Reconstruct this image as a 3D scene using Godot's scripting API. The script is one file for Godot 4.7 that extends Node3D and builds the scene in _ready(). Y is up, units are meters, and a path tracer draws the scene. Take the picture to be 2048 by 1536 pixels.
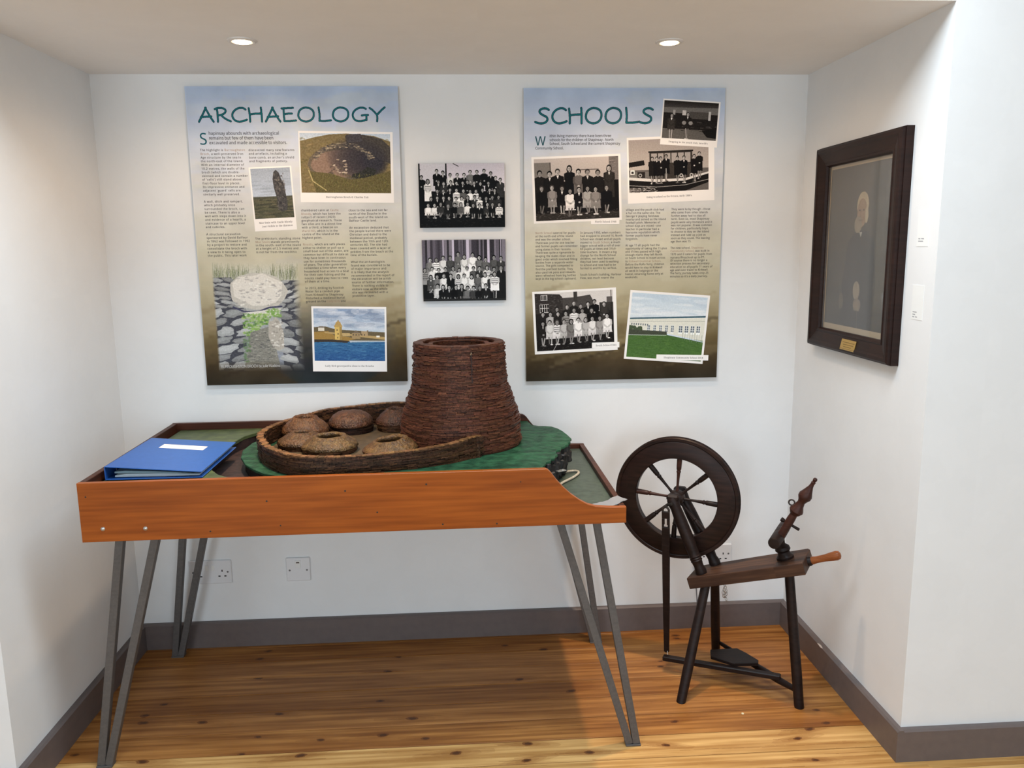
extends Node3D

# ------------------------------------------------------------------ mesh collector
class Mb:
	var p := PackedVector3Array()
	var uv := PackedVector2Array()
	var g := PackedInt32Array()
	var c := PackedColorArray()
	var col := Color.WHITE
	func tri(a: Vector3, b: Vector3, d: Vector3, grp := -1, ua := Vector2.ZERO, ub := Vector2.ZERO, ud := Vector2.ZERO) -> void:
		p.append(a); p.append(b); p.append(d)
		uv.append(ua); uv.append(ub); uv.append(ud)
		for i in 3:
			g.append(grp); c.append(col)
	func quad(a: Vector3, b: Vector3, d: Vector3, e: Vector3, grp := -1) -> void:
		tri(a, b, d, grp); tri(a, d, e, grp)
	func quad_uv(a: Vector3, b: Vector3, d: Vector3, e: Vector3, grp := -1, r := Rect2(0, 0, 1, 1)) -> void:
		# a bottom-left, b bottom-right, d top-right, e top-left
		var q := [Vector2(r.position.x, r.end.y), r.end, Vector2(r.end.x, r.position.y), r.position]
		tri(a, b, d, grp, q[0], q[1], q[2]); tri(a, d, e, grp, q[0], q[2], q[3])
	func fix(s: int) -> void:   # makes the closed shape that starts at vertex s face outwards
		var m := Vector3.ZERO
		for i in range(s, p.size()): m += p[i]
		m /= maxf(1.0, p.size() - s)
		var vol := 0.0
		for i in range(s, p.size(), 3):
			vol += (p[i] - m).dot((p[i + 1] - m).cross(p[i + 2] - m))
		if vol > 0.0:
			for i in range(s, p.size(), 3):
				var t := p[i + 1]; p[i + 1] = p[i + 2]; p[i + 2] = t
				var w := uv[i + 1]; uv[i + 1] = uv[i + 2]; uv[i + 2] = w
	func box(xf: Transform3D, size: Vector3, bev := 0.0) -> void:
		var s := p.size()
		var h := size / 2
		var b := minf(bev, minf(h.x, minf(h.y, h.z)) * 0.9)
		if b <= 0.0:
			var k := []
			for i in 8: k.append(xf * Vector3(h.x * (1 if i & 1 else -1), h.y * (1 if i & 2 else -1), h.z * (1 if i & 4 else -1)))
			quad(k[0], k[2], k[3], k[1]); quad(k[4], k[5], k[7], k[6]); quad(k[0], k[1], k[5], k[4])
			quad(k[2], k[6], k[7], k[3]); quad(k[0], k[4], k[6], k[2]); quad(k[1], k[3], k[7], k[5])
			fix(s)
			return
		var cv := func(i: int, axis: int) -> Vector3:   # the corner's vertex on the face across that axis
			var q := Vector3(h.x if i & 1 else -h.x, h.y if i & 2 else -h.y, h.z if i & 4 else -h.z)
			for k in 3:
				if k != axis: q[k] -= signf(q[k]) * b
			return xf * q
		for axis in 3:
			var bit := 1 << axis
			var b1 := 1 << ((axis + 1) % 3)
			var b2 := 1 << ((axis + 2) % 3)
			for side in [0, bit]:
				var f := [side, side | b1, side | b1 | b2, side | b2]
				if side == 0: f.reverse()
				quad(cv.call(f[0], axis), cv.call(f[1], axis), cv.call(f[2], axis), cv.call(f[3], axis))
			# edges along this axis
			for e in 4:
				var base := (b1 if e & 1 else 0) | (b2 if e & 2 else 0)
				var a1 := (axis + 1) % 3
				var a2 := (axis + 2) % 3
				var w := [cv.call(base, a1), cv.call(base | bit, a1), cv.call(base | bit, a2), cv.call(base, a2)]
				if e == 0 or e == 3: w.reverse()
				quad(w[0], w[1], w[2], w[3])
		for i in 8:
			var w := [cv.call(i, 0), cv.call(i, 1), cv.call(i, 2)]
			if (i & 1) + ((i >> 1) & 1) + ((i >> 2) & 1) in [0, 2]: w.reverse()
			tri(w[0], w[1], w[2])
		fix(s)
	func lathe(xf: Transform3D, prof: Array, seg := 20, ring := false) -> void:   # prof of Vector2(radius, height); ring: the profile closes on itself
		var s := p.size()
		var n := prof.size()
		var grp := 1 + (p.size() % 1000) * 7
		var last := Vector2.ZERO
		for k in (n if ring else n - 1):
			var a: Vector2 = prof[k]
			var b: Vector2 = prof[(k + 1) % n]
			if a.distance_to(b) < 1e-7: continue
			var d := (b - a).normalized()
			if last != Vector2.ZERO and absf(last.angle_to(d)) > 0.6: grp += 1
			last = d
			for i in seg:
				var t0 := TAU * i / seg
				var t1 := TAU * (i + 1) / seg
				if i == seg - 1: t1 = 0.0
				var q := [Vector3(a.x * cos(t0), a.y, a.x * sin(t0)), Vector3(a.x * cos(t1), a.y, a.x * sin(t1)), Vector3(b.x * cos(t1), b.y, b.x * sin(t1)), Vector3(b.x * cos(t0), b.y, b.x * sin(t0))]
				if a.x > 1e-6: tri(xf * q[0], xf * q[1], xf * q[2], grp)
				if b.x > 1e-6: tri(xf * q[0], xf * q[2], xf * q[3], grp)
		fix(s)
	func tube(pts: Array, rad, seg := 10, flat := false, roll := 0.0, closed := false) -> void:
		var s := p.size()
		var n := pts.size()
		var rings := []
		var up := Vector3.ZERO
		for i in n:
			var d: Vector3
			if closed: d = (pts[(i + 1) % n] - pts[(i + n - 1) % n]).normalized()
			else: d = (pts[mini(i + 1, n - 1)] - pts[maxi(i - 1, 0)]).normalized()
			if up == Vector3.ZERO: up = Vector3.UP if absf(d.y) < 0.95 else Vector3.BACK
			var x := up.cross(d).normalized()
			up = d.cross(x).normalized()
			var r: float = rad[i] if rad is Array else rad
			var ringp := []
			for k in seg:
				var t := TAU * k / seg + roll
				ringp.append(pts[i] + (x * cos(t) + up * sin(t)) * r)
			rings.append(ringp)
		for i in (n if closed else n - 1):
			for k in seg:
				quad(rings[i][k], rings[i][(k + 1) % seg], rings[(i + 1) % n][(k + 1) % seg], rings[(i + 1) % n][k], -1 if flat else 900 + p.size() % 1 + s % 5000)
		if not closed:
			for k in range(1, seg - 1):
				tri(rings[0][0], rings[0][k + 1], rings[0][k])
				tri(rings[n - 1][0], rings[n - 1][k], rings[n - 1][k + 1])
		fix(s)
	func prism(poly: PackedVector2Array, xf: Transform3D, depth: float, bev := 0.0) -> void:   # outline in x-y, extruded from z = 0 to -depth
		var s := p.size()
		var n := poly.size()
		var ix := Geometry2D.triangulate_polygon(poly)
		var cap := poly
		if bev > 0.0:
			cap = PackedVector2Array()
			var sg := 1.0
			var ar := 0.0
			for i in n: ar += poly[i].cross(poly[(i + 1) % n])
			if ar < 0: sg = -1.0
			for i in n:
				var d0 := (poly[i] - poly[(i + n - 1) % n]).normalized()
				var d1 := (poly[(i + 1) % n] - poly[i]).normalized()
				var nn := (Vector2(-d0.y, d0.x) + Vector2(-d1.y, d1.x)) * sg
				if nn.length() < 0.01: nn = Vector2(-d0.y, d0.x) * sg
				nn = nn.normalized()
				cap.append(poly[i] + nn * bev)
		for k in range(0, ix.size(), 3):
			var a := cap[ix[k]]; var b := cap[ix[k + 1]]; var d := cap[ix[k + 2]]
			if (b - a).cross(d - a) < 0:
				var t := b; b = d; d = t
			tri(xf * Vector3(a.x, a.y, 0), xf * Vector3(b.x, b.y, 0), xf * Vector3(d.x, d.y, 0))
			tri(xf * Vector3(a.x, a.y, -depth), xf * Vector3(d.x, d.y, -depth), xf * Vector3(b.x, b.y, -depth))
		var ccw := 0.0
		for i in n: ccw += poly[i].cross(poly[(i + 1) % n])
		for i in n:
			var i0 := i
			var i1 := (i + 1) % n
			if ccw < 0:
				i0 = (i + 1) % n; i1 = i
			var rows := [[cap, 0.0], [poly, -bev], [poly, -depth + bev], [cap, -depth]] if bev > 0.0 else [[poly, 0.0], [poly, -depth]]
			for r in rows.size() - 1:
				var u: PackedVector2Array = rows[r][0]
				var w: PackedVector2Array = rows[r + 1][0]
				var zu: float = rows[r][1]
				var zw: float = rows[r + 1][1]
				quad(xf * Vector3(w[i0].x, w[i0].y, zw), xf * Vector3(w[i1].x, w[i1].y, zw), xf * Vector3(u[i1].x, u[i1].y, zu), xf * Vector3(u[i0].x, u[i0].y, zu))
		fix(s)
	func mesh(off := Vector3.ZERO) -> ArrayMesh:
		var st := SurfaceTool.new()
		st.begin(Mesh.PRIMITIVE_TRIANGLES)
		for i in p.size():
			st.set_smooth_group(g[i] if g[i] >= 0 else 4294967295)
			st.set_color(c[i])
			st.set_uv(uv[i])
			st.add_vertex(p[i] - off)
		st.generate_normals()
		return st.commit()

# ------------------------------------------------------------------ picture painter (prints, wood grain)
class Pic:
	var im: Image
	var k := 1.0
	var gain := 1.0
	func _init(w: float, h: float, scale: float, c: Color) -> void:
		k = scale
		im = Image.create_empty(int(round(w * k)), int(round(h * k)), false, Image.FORMAT_RGBA8)
		im.fill(c)
	func span(x0: int, x1: int, y: int, c: Color, solid: Image) -> void:
		x0 = maxi(x0, 0); x1 = mini(x1, im.get_width())
		if x1 <= x0 or y < 0 or y >= im.get_height(): return
		if solid == null: im.fill_rect(Rect2i(x0, y, x1 - x0, 1), c)
		else: im.blend_rect(solid, Rect2i(0, 0, x1 - x0, 1), Vector2i(x0, y))
	func poly(pts: Array, c: Color) -> void:
		var solid: Image = null
		if c.a < 0.999:
			solid = Image.create_empty(im.get_width(), 1, false, Image.FORMAT_RGBA8)
			solid.fill(c)
		var lo := 1e9
		var hi := -1e9
		for q in pts:
			lo = minf(lo, q.y * k); hi = maxf(hi, q.y * k)
		for y in range(maxi(0, int(floor(lo))), mini(im.get_height() - 1, int(ceil(hi))) + 1):
			var yy := y + 0.5
			var xs := []
			for i in pts.size():
				var a: Vector2 = pts[i] * k
				var b: Vector2 = pts[(i + 1) % pts.size()] * k
				if (a.y <= yy) != (b.y <= yy): xs.append(a.x + (yy - a.y) / (b.y - a.y) * (b.x - a.x))
			xs.sort()
			for i in range(0, xs.size() - 1, 2): span(int(round(xs[i])), int(round(xs[i + 1])), y, c, solid)
	func rect(x: float, y: float, w: float, h: float, c: Color) -> void:
		poly([Vector2(x, y), Vector2(x + w, y), Vector2(x + w, y + h), Vector2(x, y + h)], c)
	func ell(x: float, y: float, rx: float, ry: float, c: Color, rot := 0.0) -> void:
		var pts := []
		for i in 18: pts.append(Vector2(x, y) + Vector2(rx * cos(TAU * i / 18), ry * sin(TAU * i / 18)).rotated(rot))
		poly(pts, c)
	func line(pts: Array, w: float, c: Color, dots := true) -> void:
		for i in pts.size() - 1:
			var a: Vector2 = pts[i]
			var b: Vector2 = pts[i + 1]
			var n := (b - a).normalized().orthogonal() * w * 0.5
			poly([a + n, b + n, b - n, a - n], c)
			if dots: ell(b.x, b.y, w * 0.5, w * 0.5, c)
		if dots: ell(pts[0].x, pts[0].y, w * 0.5, w * 0.5, c)
	func blob(x: float, y: float, rx: float, ry: float, c: Color, rng: RandomNumberGenerator, rough := 0.2, rot := 0.0) -> void:
		var pts := []
		for i in 14:
			var f := 1.0 + rng.randf_range(-rough, rough)
			pts.append(Vector2(x, y) + Vector2(rx * f * cos(TAU * i / 14), ry * f * sin(TAU * i / 14)).rotated(rot))
		poly(pts, c)
	func grad(y0: float, y1: float, c0: Color, c1: Color) -> void:
		for y in range(int(y0 * k), mini(int(ceil(y1 * k)), im.get_height())):
			im.fill_rect(Rect2i(0, y, im.get_width(), 1), c0.lerp(c1, clampf((y / k - y0) / (y1 - y0), 0, 1)))
	func mottle(sd: int, freq: float, amp: float, sx := 1.0, sy := 1.0) -> void:   # freq in cycles a unit
		var ns := FastNoiseLite.new()
		ns.seed = sd; ns.frequency = freq / k; ns.fractal_octaves = 4
		var w := im.get_width()
		var h := im.get_height()
		var nm := ns.get_image(maxi(8, int(w / sx)), maxi(8, int(h / sy)), false, false, true)
		nm.resize(w, h, Image.INTERPOLATE_CUBIC)
		nm.convert(Image.FORMAT_L8)
		var nd := nm.get_data()
		var d := im.get_data()
		var lut := PackedInt32Array()
		for i in 256: lut.append(int((i - 128) * amp))
		var j := 0
		for i in nd.size():
			var v := lut[nd[i]]
			d[j] = clampi(d[j] + v, 0, 255); d[j + 1] = clampi(d[j + 1] + v, 0, 255); d[j + 2] = clampi(d[j + 2] + v, 0, 255)
			j += 4
		im = Image.create_from_data(w, h, false, Image.FORMAT_RGBA8, d)
	func soft(f: float) -> void:
		var w := im.get_width()
		var h := im.get_height()
		im.resize(maxi(2, int(w / f)), maxi(2, int(h / f)), Image.INTERPOLATE_BILINEAR)
		im.resize(w, h, Image.INTERPOLATE_CUBIC)
	func tex() -> ImageTexture:
		return ImageTexture.create_from_image(im)

# ------------------------------------------------------------------ lettering drawn into pictures
var fonts := {}
var atlases := {}
func font(called: String) -> RID:
	if not fonts.has(called):
		var f := SystemFont.new()
		f.font_names = PackedStringArray([called.trim_suffix(" Bold")])
		if called.ends_with("Bold"): f.font_weight = 700
		fonts[called] = f
	return fonts[called].get_rids()[0]
func text_width(fnt: String, size: int, s: String, track := 0.0) -> float:
	var ts := TextServerManager.get_primary_interface()
	var rid := font(fnt)
	var x := 0.0
	for i in s.length():
		if s[i] == "|": continue
		x += ts.font_get_glyph_advance(rid, size, ts.font_get_glyph_index(rid, size, s.unicode_at(i), 0)).x + track
	return x
func text(pic: Pic, fnt: String, size: int, at: Vector2, s: String, c: Color, track := 0.0, c2 := Color(0, 0, 0, 0)) -> void:
	# at: the start of the baseline in the picture's pixels; words between bars take the colour c2
	var ts := TextServerManager.get_primary_interface()
	var rid := font(fnt)
	var sz := Vector2i(size, 0)
	var x := at.x
	var now := c
	for i in s.length():
		if s[i] == "|":
			now = c2 if now == c else c
			continue
		var gi := ts.font_get_glyph_index(rid, size, s.unicode_at(i), 0)
		var key := "%s %d %d %s" % [fnt, size, gi, now.to_html()]
		if not atlases.has(key):
			ts.font_render_glyph(rid, sz, gi)
			var ti := ts.font_get_glyph_texture_idx(rid, sz, gi)
			if ti < 0:
				atlases[key] = null
			else:
				var r := Rect2i(ts.font_get_glyph_uv_rect(rid, sz, gi))
				var src := ts.font_get_texture_image(rid, sz, ti).get_region(r)
				src.convert(Image.FORMAT_RGBA8)
				var d := src.get_data()
				for j in range(0, d.size(), 4):
					d[j] = now.r8; d[j + 1] = now.g8; d[j + 2] = now.b8
				atlases[key] = Image.create_from_data(r.size.x, r.size.y, false, Image.FORMAT_RGBA8, d)
		var gl: Image = atlases[key]
		if gl:
			var o := ts.font_get_glyph_offset(rid, sz, gi)
			pic.im.blend_rect(gl, Rect2i(Vector2i.ZERO, gl.get_size()), Vector2i(int(round(x + o.x)), int(round(at.y + o.y))))
		x += ts.font_get_glyph_advance(rid, size, gi).x + track
func text_fit(pic: Pic, fnt: String, at: Vector2, width: float, size: int, s: String, c: Color) -> void:
	var w := text_width(fnt, size, s)
	text(pic, fnt, size, at, s, c, (width - w) / maxf(1, s.length()))

# ------------------------------------------------------------------ scene tree helpers
var used := {}
func numbered(called: String) -> String:
	if not used.has(called):
		used[called] = 0
		return called
	used[called] += 1
	return "%s_%03d" % [called, used[called]]
func thing(called: String, label: String, category: String, at := Vector3.ZERO, group := "") -> Node3D:
	var o := Node3D.new()
	o.name = numbered(called)
	add_child(o, true)
	o.position = at
	o.set_meta("label", label); o.set_meta("category", category)
	if group: o.set_meta("group", group)
	return o
func part(called: String, mb: Mb, m: Material, parent: Node3D, off := Vector3.ZERO) -> MeshInstance3D:
	# off: the world position of the parent, where the shape was laid out in world coordinates
	return part_mesh(called, mb.mesh(off), m, parent)
func part_mesh(called: String, me: Mesh, m: Material, parent: Node3D) -> MeshInstance3D:
	var o := MeshInstance3D.new()
	o.name = called if parent != self else numbered(called)
	o.mesh = me
	o.material_override = m
	o.cast_shadow = GeometryInstance3D.SHADOW_CASTING_SETTING_ON
	parent.add_child(o, true)
	return o
func struct(called: String, mb: Mb, m: Material, label := "", category := "") -> MeshInstance3D:
	var o := part(called, mb, m, self)
	o.set_meta("kind", "structure")
	if label: o.set_meta("label", label)
	if category: o.set_meta("category", category)
	return o
func mat(c: Color, rough := 0.6, metal := 0.0, spec := 0.5) -> StandardMaterial3D:
	var m := StandardMaterial3D.new()
	m.albedo_color = c
	m.roughness = rough
	m.metallic = metal
	m.metallic_specular = spec
	return m
func tmat(t: Texture2D, rough := 0.6, spec := 0.5) -> StandardMaterial3D:
	var m := mat(Color.WHITE, rough, 0.0, spec)
	m.albedo_texture = t
	return m
func c8(r: float, g: float, b: float, a := 1.0) -> Color:
	return Color(r / 255.0, g / 255.0, b / 255.0, a)
func grain(w: int, h: int, sd: int, light: Color, dark: Color, stretch := 24.0, freq := 0.09, contrast := 1.0) -> Image:   # streaks along x
	var ns := FastNoiseLite.new()
	ns.seed = sd; ns.frequency = freq; ns.fractal_octaves = 4
	var a := ns.get_image(maxi(8, int(w / stretch)), h, false, false, true)
	a.resize(w, h, Image.INTERPOLATE_CUBIC); a.convert(Image.FORMAT_L8)
	ns.seed = sd + 7; ns.frequency = 0.02
	var b := ns.get_image(maxi(8, int(w / 6.0)), h, false, false, true)
	b.resize(w, h, Image.INTERPOLATE_CUBIC); b.convert(Image.FORMAT_L8)
	var da := a.get_data()
	var db := b.get_data()
	var out := PackedByteArray()
	out.resize(w * h * 3)
	var lut := PackedByteArray()
	for i in 256:
		var f := clampf((i / 255.0 - 0.5) * contrast + 0.5, 0, 1)
		var c := dark.lerp(light, f)
		lut.append(c.r8); lut.append(c.g8); lut.append(c.b8)
	var j := 0
	for i in da.size():
		var q := ((da[i] * 5 + db[i] * 3) >> 3) * 3
		out[j] = lut[q]; out[j + 1] = lut[q + 1]; out[j + 2] = lut[q + 2]
		j += 3
	return Image.create_from_data(w, h, false, Image.FORMAT_RGB8, out)
func wood(sd: int, light: Color, dark: Color, rough: float, scale: Vector3, w := 512, h := 256, stretch := 24.0, contrast := 1.4) -> StandardMaterial3D:
	var im := grain(w, h, sd, light, dark, stretch, 0.09, contrast)
	var m := tmat(ImageTexture.create_from_image(im), rough)
	m.uv1_triplanar = true
	m.uv1_scale = scale
	m.uv1_offset = Vector3(0.5, 0.1, 0.5)
	m.metallic_specular = 0.3
	m.uv1_triplanar_sharpness = 4.0
	return m
func speck(sd: int, a: Color, b: Color, rough: float, scale: float, freq := 0.03, contrast := 1.6) -> StandardMaterial3D:
	var im := grain(256, 256, sd, a, b, 1.0, freq, contrast)
	var m := tmat(ImageTexture.create_from_image(im), rough)
	m.uv1_triplanar = true
	m.uv1_scale = Vector3.ONE * scale
	return m
func relief(m: StandardMaterial3D, sd: int, strength: float, freq := 0.06) -> void:
	var ns := FastNoiseLite.new()
	ns.seed = sd; ns.frequency = freq; ns.fractal_octaves = 5
	var im := ns.get_seamless_image(256, 256)
	im.convert(Image.FORMAT_RGBA8)
	im.bump_map_to_normal_map(6.0)
	m.normal_enabled = true
	m.normal_texture = ImageTexture.create_from_image(im)
	m.normal_scale = strength
func xf(o: Vector3, x := Vector3.RIGHT, y := Vector3.UP, z := Vector3.BACK) -> Transform3D:
	return Transform3D(Basis(x, y, z), o)
func axis_xf(o: Vector3, up: Vector3) -> Transform3D:   # y axis along up
	var y := up.normalized()
	var x := (Vector3.BACK if absf(y.z) < 0.9 else Vector3.RIGHT).cross(y).normalized()
	return Transform3D(Basis(x, y, x.cross(y)), o)
func along(pts: Array, n: int) -> Array:   # a smooth curve through the points
	var cv := Curve3D.new()
	for i in pts.size():
		var t: Vector3 = (pts[mini(i + 1, pts.size() - 1)] - pts[maxi(i - 1, 0)]) / 6.0
		cv.add_point(pts[i], -t, t)
	var out := []
	for i in n: out.append(cv.sample_baked(cv.get_baked_length() * i / (n - 1.0), true))
	return out

# ------------------------------------------------------------------ the place: x right, y up, z towards the viewer; back wall at z = 0
const XL := -1.3695
const XR := 1.2581
const HC := 2.2       # alcove ceiling
const DZ := 0.9129    # alcove mouth
const ROOM_L := -3.6
const ROOM_R := 3.4
const ROOM_Z := 5.6
const ROOM_H := 2.75

func _ready() -> void:
	_view_and_light()
	_materials()
	_shell()
	_floor()
	_windows()
	_downlights()
	_table()
	_broch()
	_table_things()
	_wheel()
	_posters()
	_boards()
	_portrait()
	_wall_things()

func _view_and_light() -> void:
	var cam := Camera3D.new()
	cam.name = "camera"
	cam.fov = 51.351
	cam.near = 0.05
	cam.position = Vector3(-0.055, 1.5731, 3.0793)
	cam.rotation = Vector3(-0.1693, -0.0593, -0.0120)
	add_child(cam)
	cam.current = true
	var we := WorldEnvironment.new()
	we.name = "surroundings"
	var e := Environment.new()
	e.background_mode = Environment.BG_SKY
	var sky := Sky.new()
	var sm := ProceduralSkyMaterial.new()
	sm.sky_top_color = c8(176, 196, 222)
	sm.sky_horizon_color = c8(214, 222, 232)
	sm.ground_horizon_color = c8(150, 155, 150)
	sm.ground_bottom_color = c8(96, 100, 90)
	sm.sun_angle_max = 0.0
	sky.sky_material = sm
	e.sky = sky
	e.background_energy_multiplier = 1.6
	e.tonemap_mode = Environment.TONE_MAPPER_LINEAR
	e.tonemap_exposure = 1.08
	e.sdfgi_enabled = true
	e.ssao_enabled = true
	e.ssil_enabled = true
	we.environment = e
	add_child(we)
	# unseen rooflight over the main room, added to brighten the front floor
	var r := AreaLight3D.new()
	r.name = "added_rooflight_daylight"
	r.area_size = Vector2(ROOF[1] - ROOF[0] - 0.06, ROOF[3] - ROOF[2] - 0.06)
	r.light_color = Color(0.90, 0.96, 1.0)
	r.light_energy = 4.6
	r.area_range = 20.0
	r.shadow_enabled = true
	add_child(r)
	r.position = Vector3((ROOF[0] + ROOF[1]) / 2, ROOM_H - 0.02, (ROOF[2] + ROOF[3]) / 2)
	r.rotation = Vector3(-PI / 2, 0, 0)
	# daylight through the two windows in the wall behind the viewer
	for w in WINDOWS:
		var a := AreaLight3D.new()
		a.name = "window_daylight"
		a.area_size = Vector2(w[1] - 0.1, w[3] - w[2] - 0.1)
		a.light_color = Color(0.88, 0.95, 1.0)
		a.light_energy = w[4]
		a.area_range = 20.0
		a.shadow_enabled = true
		add_child(a, true)
		a.position = Vector3(w[0], (w[2] + w[3]) / 2, ROOM_Z - 0.03)

const ROOF := [-0.6, 0.9, 1.05, 1.75]   # added rooflight: x from, to, z from, to
const WINDOWS := [[-1.9, 1.5, 0.6, 2.2, 5.5], [1.3, 1.5, 0.6, 2.2, 4.6]]   # centre x, width, sill, head, daylight

var wall_m: StandardMaterial3D
var ceil_m: StandardMaterial3D
var base_m: StandardMaterial3D
var steel_m: StandardMaterial3D
var white_m: StandardMaterial3D
var dark_m: StandardMaterial3D
var black_m: StandardMaterial3D
var chrome_m: StandardMaterial3D

func _materials() -> void:
	wall_m = speck(3, c8(228, 228, 228), c8(225, 225, 225), 0.75, 0.7)
	ceil_m = speck(5, c8(238, 236, 234), c8(235, 233, 231), 0.85, 0.7)
	base_m = speck(9, c8(104, 93, 90), c8(97, 87, 85), 0.45, 3.0)
	steel_m = speck(11, c8(92, 88, 86), c8(80, 77, 76), 0.5, 9.0)
	steel_m.metallic = 0.2
	white_m = mat(c8(228, 228, 226), 0.4)
	dark_m = mat(c8(26, 24, 24), 0.5)
	black_m = mat(c8(14, 13, 13), 0.7)
	chrome_m = mat(c8(190, 188, 184), 0.3, 0.9)

func slab(x0: float, x1: float, y0: float, y1: float, z0: float, z1: float, bev := 0.0) -> Mb:
	var m := Mb.new()
	m.box(xf(Vector3((x0 + x1) / 2, (y0 + y1) / 2, (z0 + z1) / 2)), Vector3(x1 - x0, y1 - y0, z1 - z0), bev)
	return m

func _shell() -> void:
	struct("wall_back", slab(XL - 0.15, XR + 0.15, -0.1, HC + 0.1, -0.15, 0), wall_m, "white plastered back wall of the display alcove", "wall")
	struct("wall_left", slab(XL - 0.15, XL, -0.1, HC + 0.1, 0, DZ), wall_m, "white left side wall of the alcove", "wall")
	struct("wall_right", slab(XR, XR + 0.15, -0.1, HC + 0.1, 0, DZ), wall_m, "white right side wall of the alcove with the framed portrait", "wall")
	struct("wall_outer_left", slab(ROOM_L - 0.15, XL - 0.15, -0.1, ROOM_H + 0.1, DZ - 0.15, DZ), wall_m, "white room wall left of the alcove mouth", "wall")
	struct("wall_outer_right", slab(XR + 0.15, ROOM_R + 0.15, -0.1, ROOM_H + 0.1, DZ - 0.15, DZ), wall_m, "white room wall right of the alcove mouth", "wall")
	struct("wall_over_alcove", slab(XL - 0.15, XR + 0.15, HC + 0.1, ROOM_H + 0.1, DZ - 0.15, DZ), wall_m, "white wall above the alcove mouth", "wall")
	struct("ceiling", slab(XL, XR, HC, HC + 0.1, 0, DZ), ceil_m, "low off-white ceiling of the alcove with two downlights", "ceiling")
	var cr := slab(ROOM_L - 0.15, ROOF[0], ROOM_H, ROOM_H + 0.15, DZ, ROOM_Z + 0.15)
	for q in [[ROOF[1], ROOM_R + 0.15, DZ, ROOM_Z + 0.15], [ROOF[0], ROOF[1], DZ, ROOF[2]], [ROOF[0], ROOF[1], ROOF[3], ROOM_Z + 0.15]]:
		cr.box(xf(Vector3((q[0] + q[1]) / 2, ROOM_H + 0.075, (q[2] + q[3]) / 2)), Vector3(q[1] - q[0], 0.15, q[3] - q[2]))
	struct("ceiling_room", cr, ceil_m, "white ceiling of the main room", "ceiling")
	struct("wall_room_left", slab(ROOM_L - 0.15, ROOM_L, -0.1, ROOM_H, DZ, ROOM_Z), wall_m, "white far left wall of the main room", "wall")
	struct("wall_room_right", slab(ROOM_R, ROOM_R + 0.15, -0.1, ROOM_H, DZ, ROOM_Z), wall_m, "white far right wall of the main room", "wall")
	# skirting boards: a square board with a narrow bevel along the top
	var t := 0.0199
	var h := 0.1058
	var prof := func(from: Vector3, to: Vector3, inward: Vector3) -> Mb:
		var m := Mb.new()
		var d := (to - from).normalized()
		var outline := PackedVector2Array([Vector2(0, 0), Vector2(t, 0), Vector2(t, h - 0.006), Vector2(t - 0.006, h), Vector2(0, h)])
		m.prism(outline, Transform3D(Basis(inward, Vector3.UP, -d), from), from.distance_to(to))
		return m
	struct("baseboard_back", prof.call(Vector3(XL, 0, 0), Vector3(XR, 0, 0), Vector3.BACK), base_m, "taupe painted skirting board along the back wall", "skirting board")
	struct("baseboard_left", prof.call(Vector3(XL, 0, t), Vector3(XL, 0, DZ + t), Vector3.RIGHT), base_m, "taupe painted skirting board along the left alcove wall", "skirting board")
	var br := struct("baseboard_right", prof.call(Vector3(XR, 0, t), Vector3(XR, 0, DZ + t), Vector3.LEFT), base_m, "taupe painted skirting board along the right alcove wall with a bare chip", "skirting board")
	var chip := Mb.new()
	chip.prism(PackedVector2Array([Vector2(0, 0), Vector2(0.03, -0.002), Vector2(0.044, 0.002), Vector2(0.03, 0.005), Vector2(0.012, 0.0045)]), Transform3D(Basis(Vector3.BACK, Vector3(0.7071, 0.7071, 0), Vector3(-0.7071, 0.7071, 0)), Vector3(XR - t - 0.0002, h - 0.0055, 0.37)), 0.0006)
	part("bare_chip", chip, mat(c8(205, 195, 188), 0.6), br)
	struct("baseboard_outer_right", prof.call(Vector3(XR, 0, DZ), Vector3(ROOM_R, 0, DZ), Vector3.BACK), base_m, "taupe painted skirting board on the room wall right of the alcove", "skirting board")
	struct("baseboard_outer_left", prof.call(Vector3(ROOM_L, 0, DZ), Vector3(XL, 0, DZ), Vector3.BACK), base_m, "taupe painted skirting board on the room wall left of the alcove", "skirting board")

# knots seen on the floor: x, z
const KNOTS := [[-0.34, 0.157], [0.08, 0.101], [0.23, 0.146], [-0.37, 0.264], [-0.38, 0.463], [0.12, 0.36], [-0.26, 0.579], [-0.35, 0.665], [-0.55, 0.676], [-0.21, 0.695], [0.12, 0.748], [-0.11, 0.779], [0.11, 0.834], [0.3, 0.453], [0.62, 0.667], [0.56, 0.791], [0.31, 0.809], [-0.86, 0.067], [-0.88, 0.128], [-0.85, 0.271], [-1.14, 0.423], [-1.18, 0.488], [-0.97, 0.545], [-0.72, 0.516], [-0.76, 0.643], [-1.09, 0.745], [-0.79, 0.731], [-0.6, 0.753], [-1.32, 0.694], [-1.17, 0.532], [1.12, 0.639], [1.12, 0.715], [1.05, 0.743], [1.0, 0.901], [0.99, 0.79], [0.78, 0.076], [0.78, 0.101], [0.67, 0.272], [0.66, 0.312]]

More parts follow.
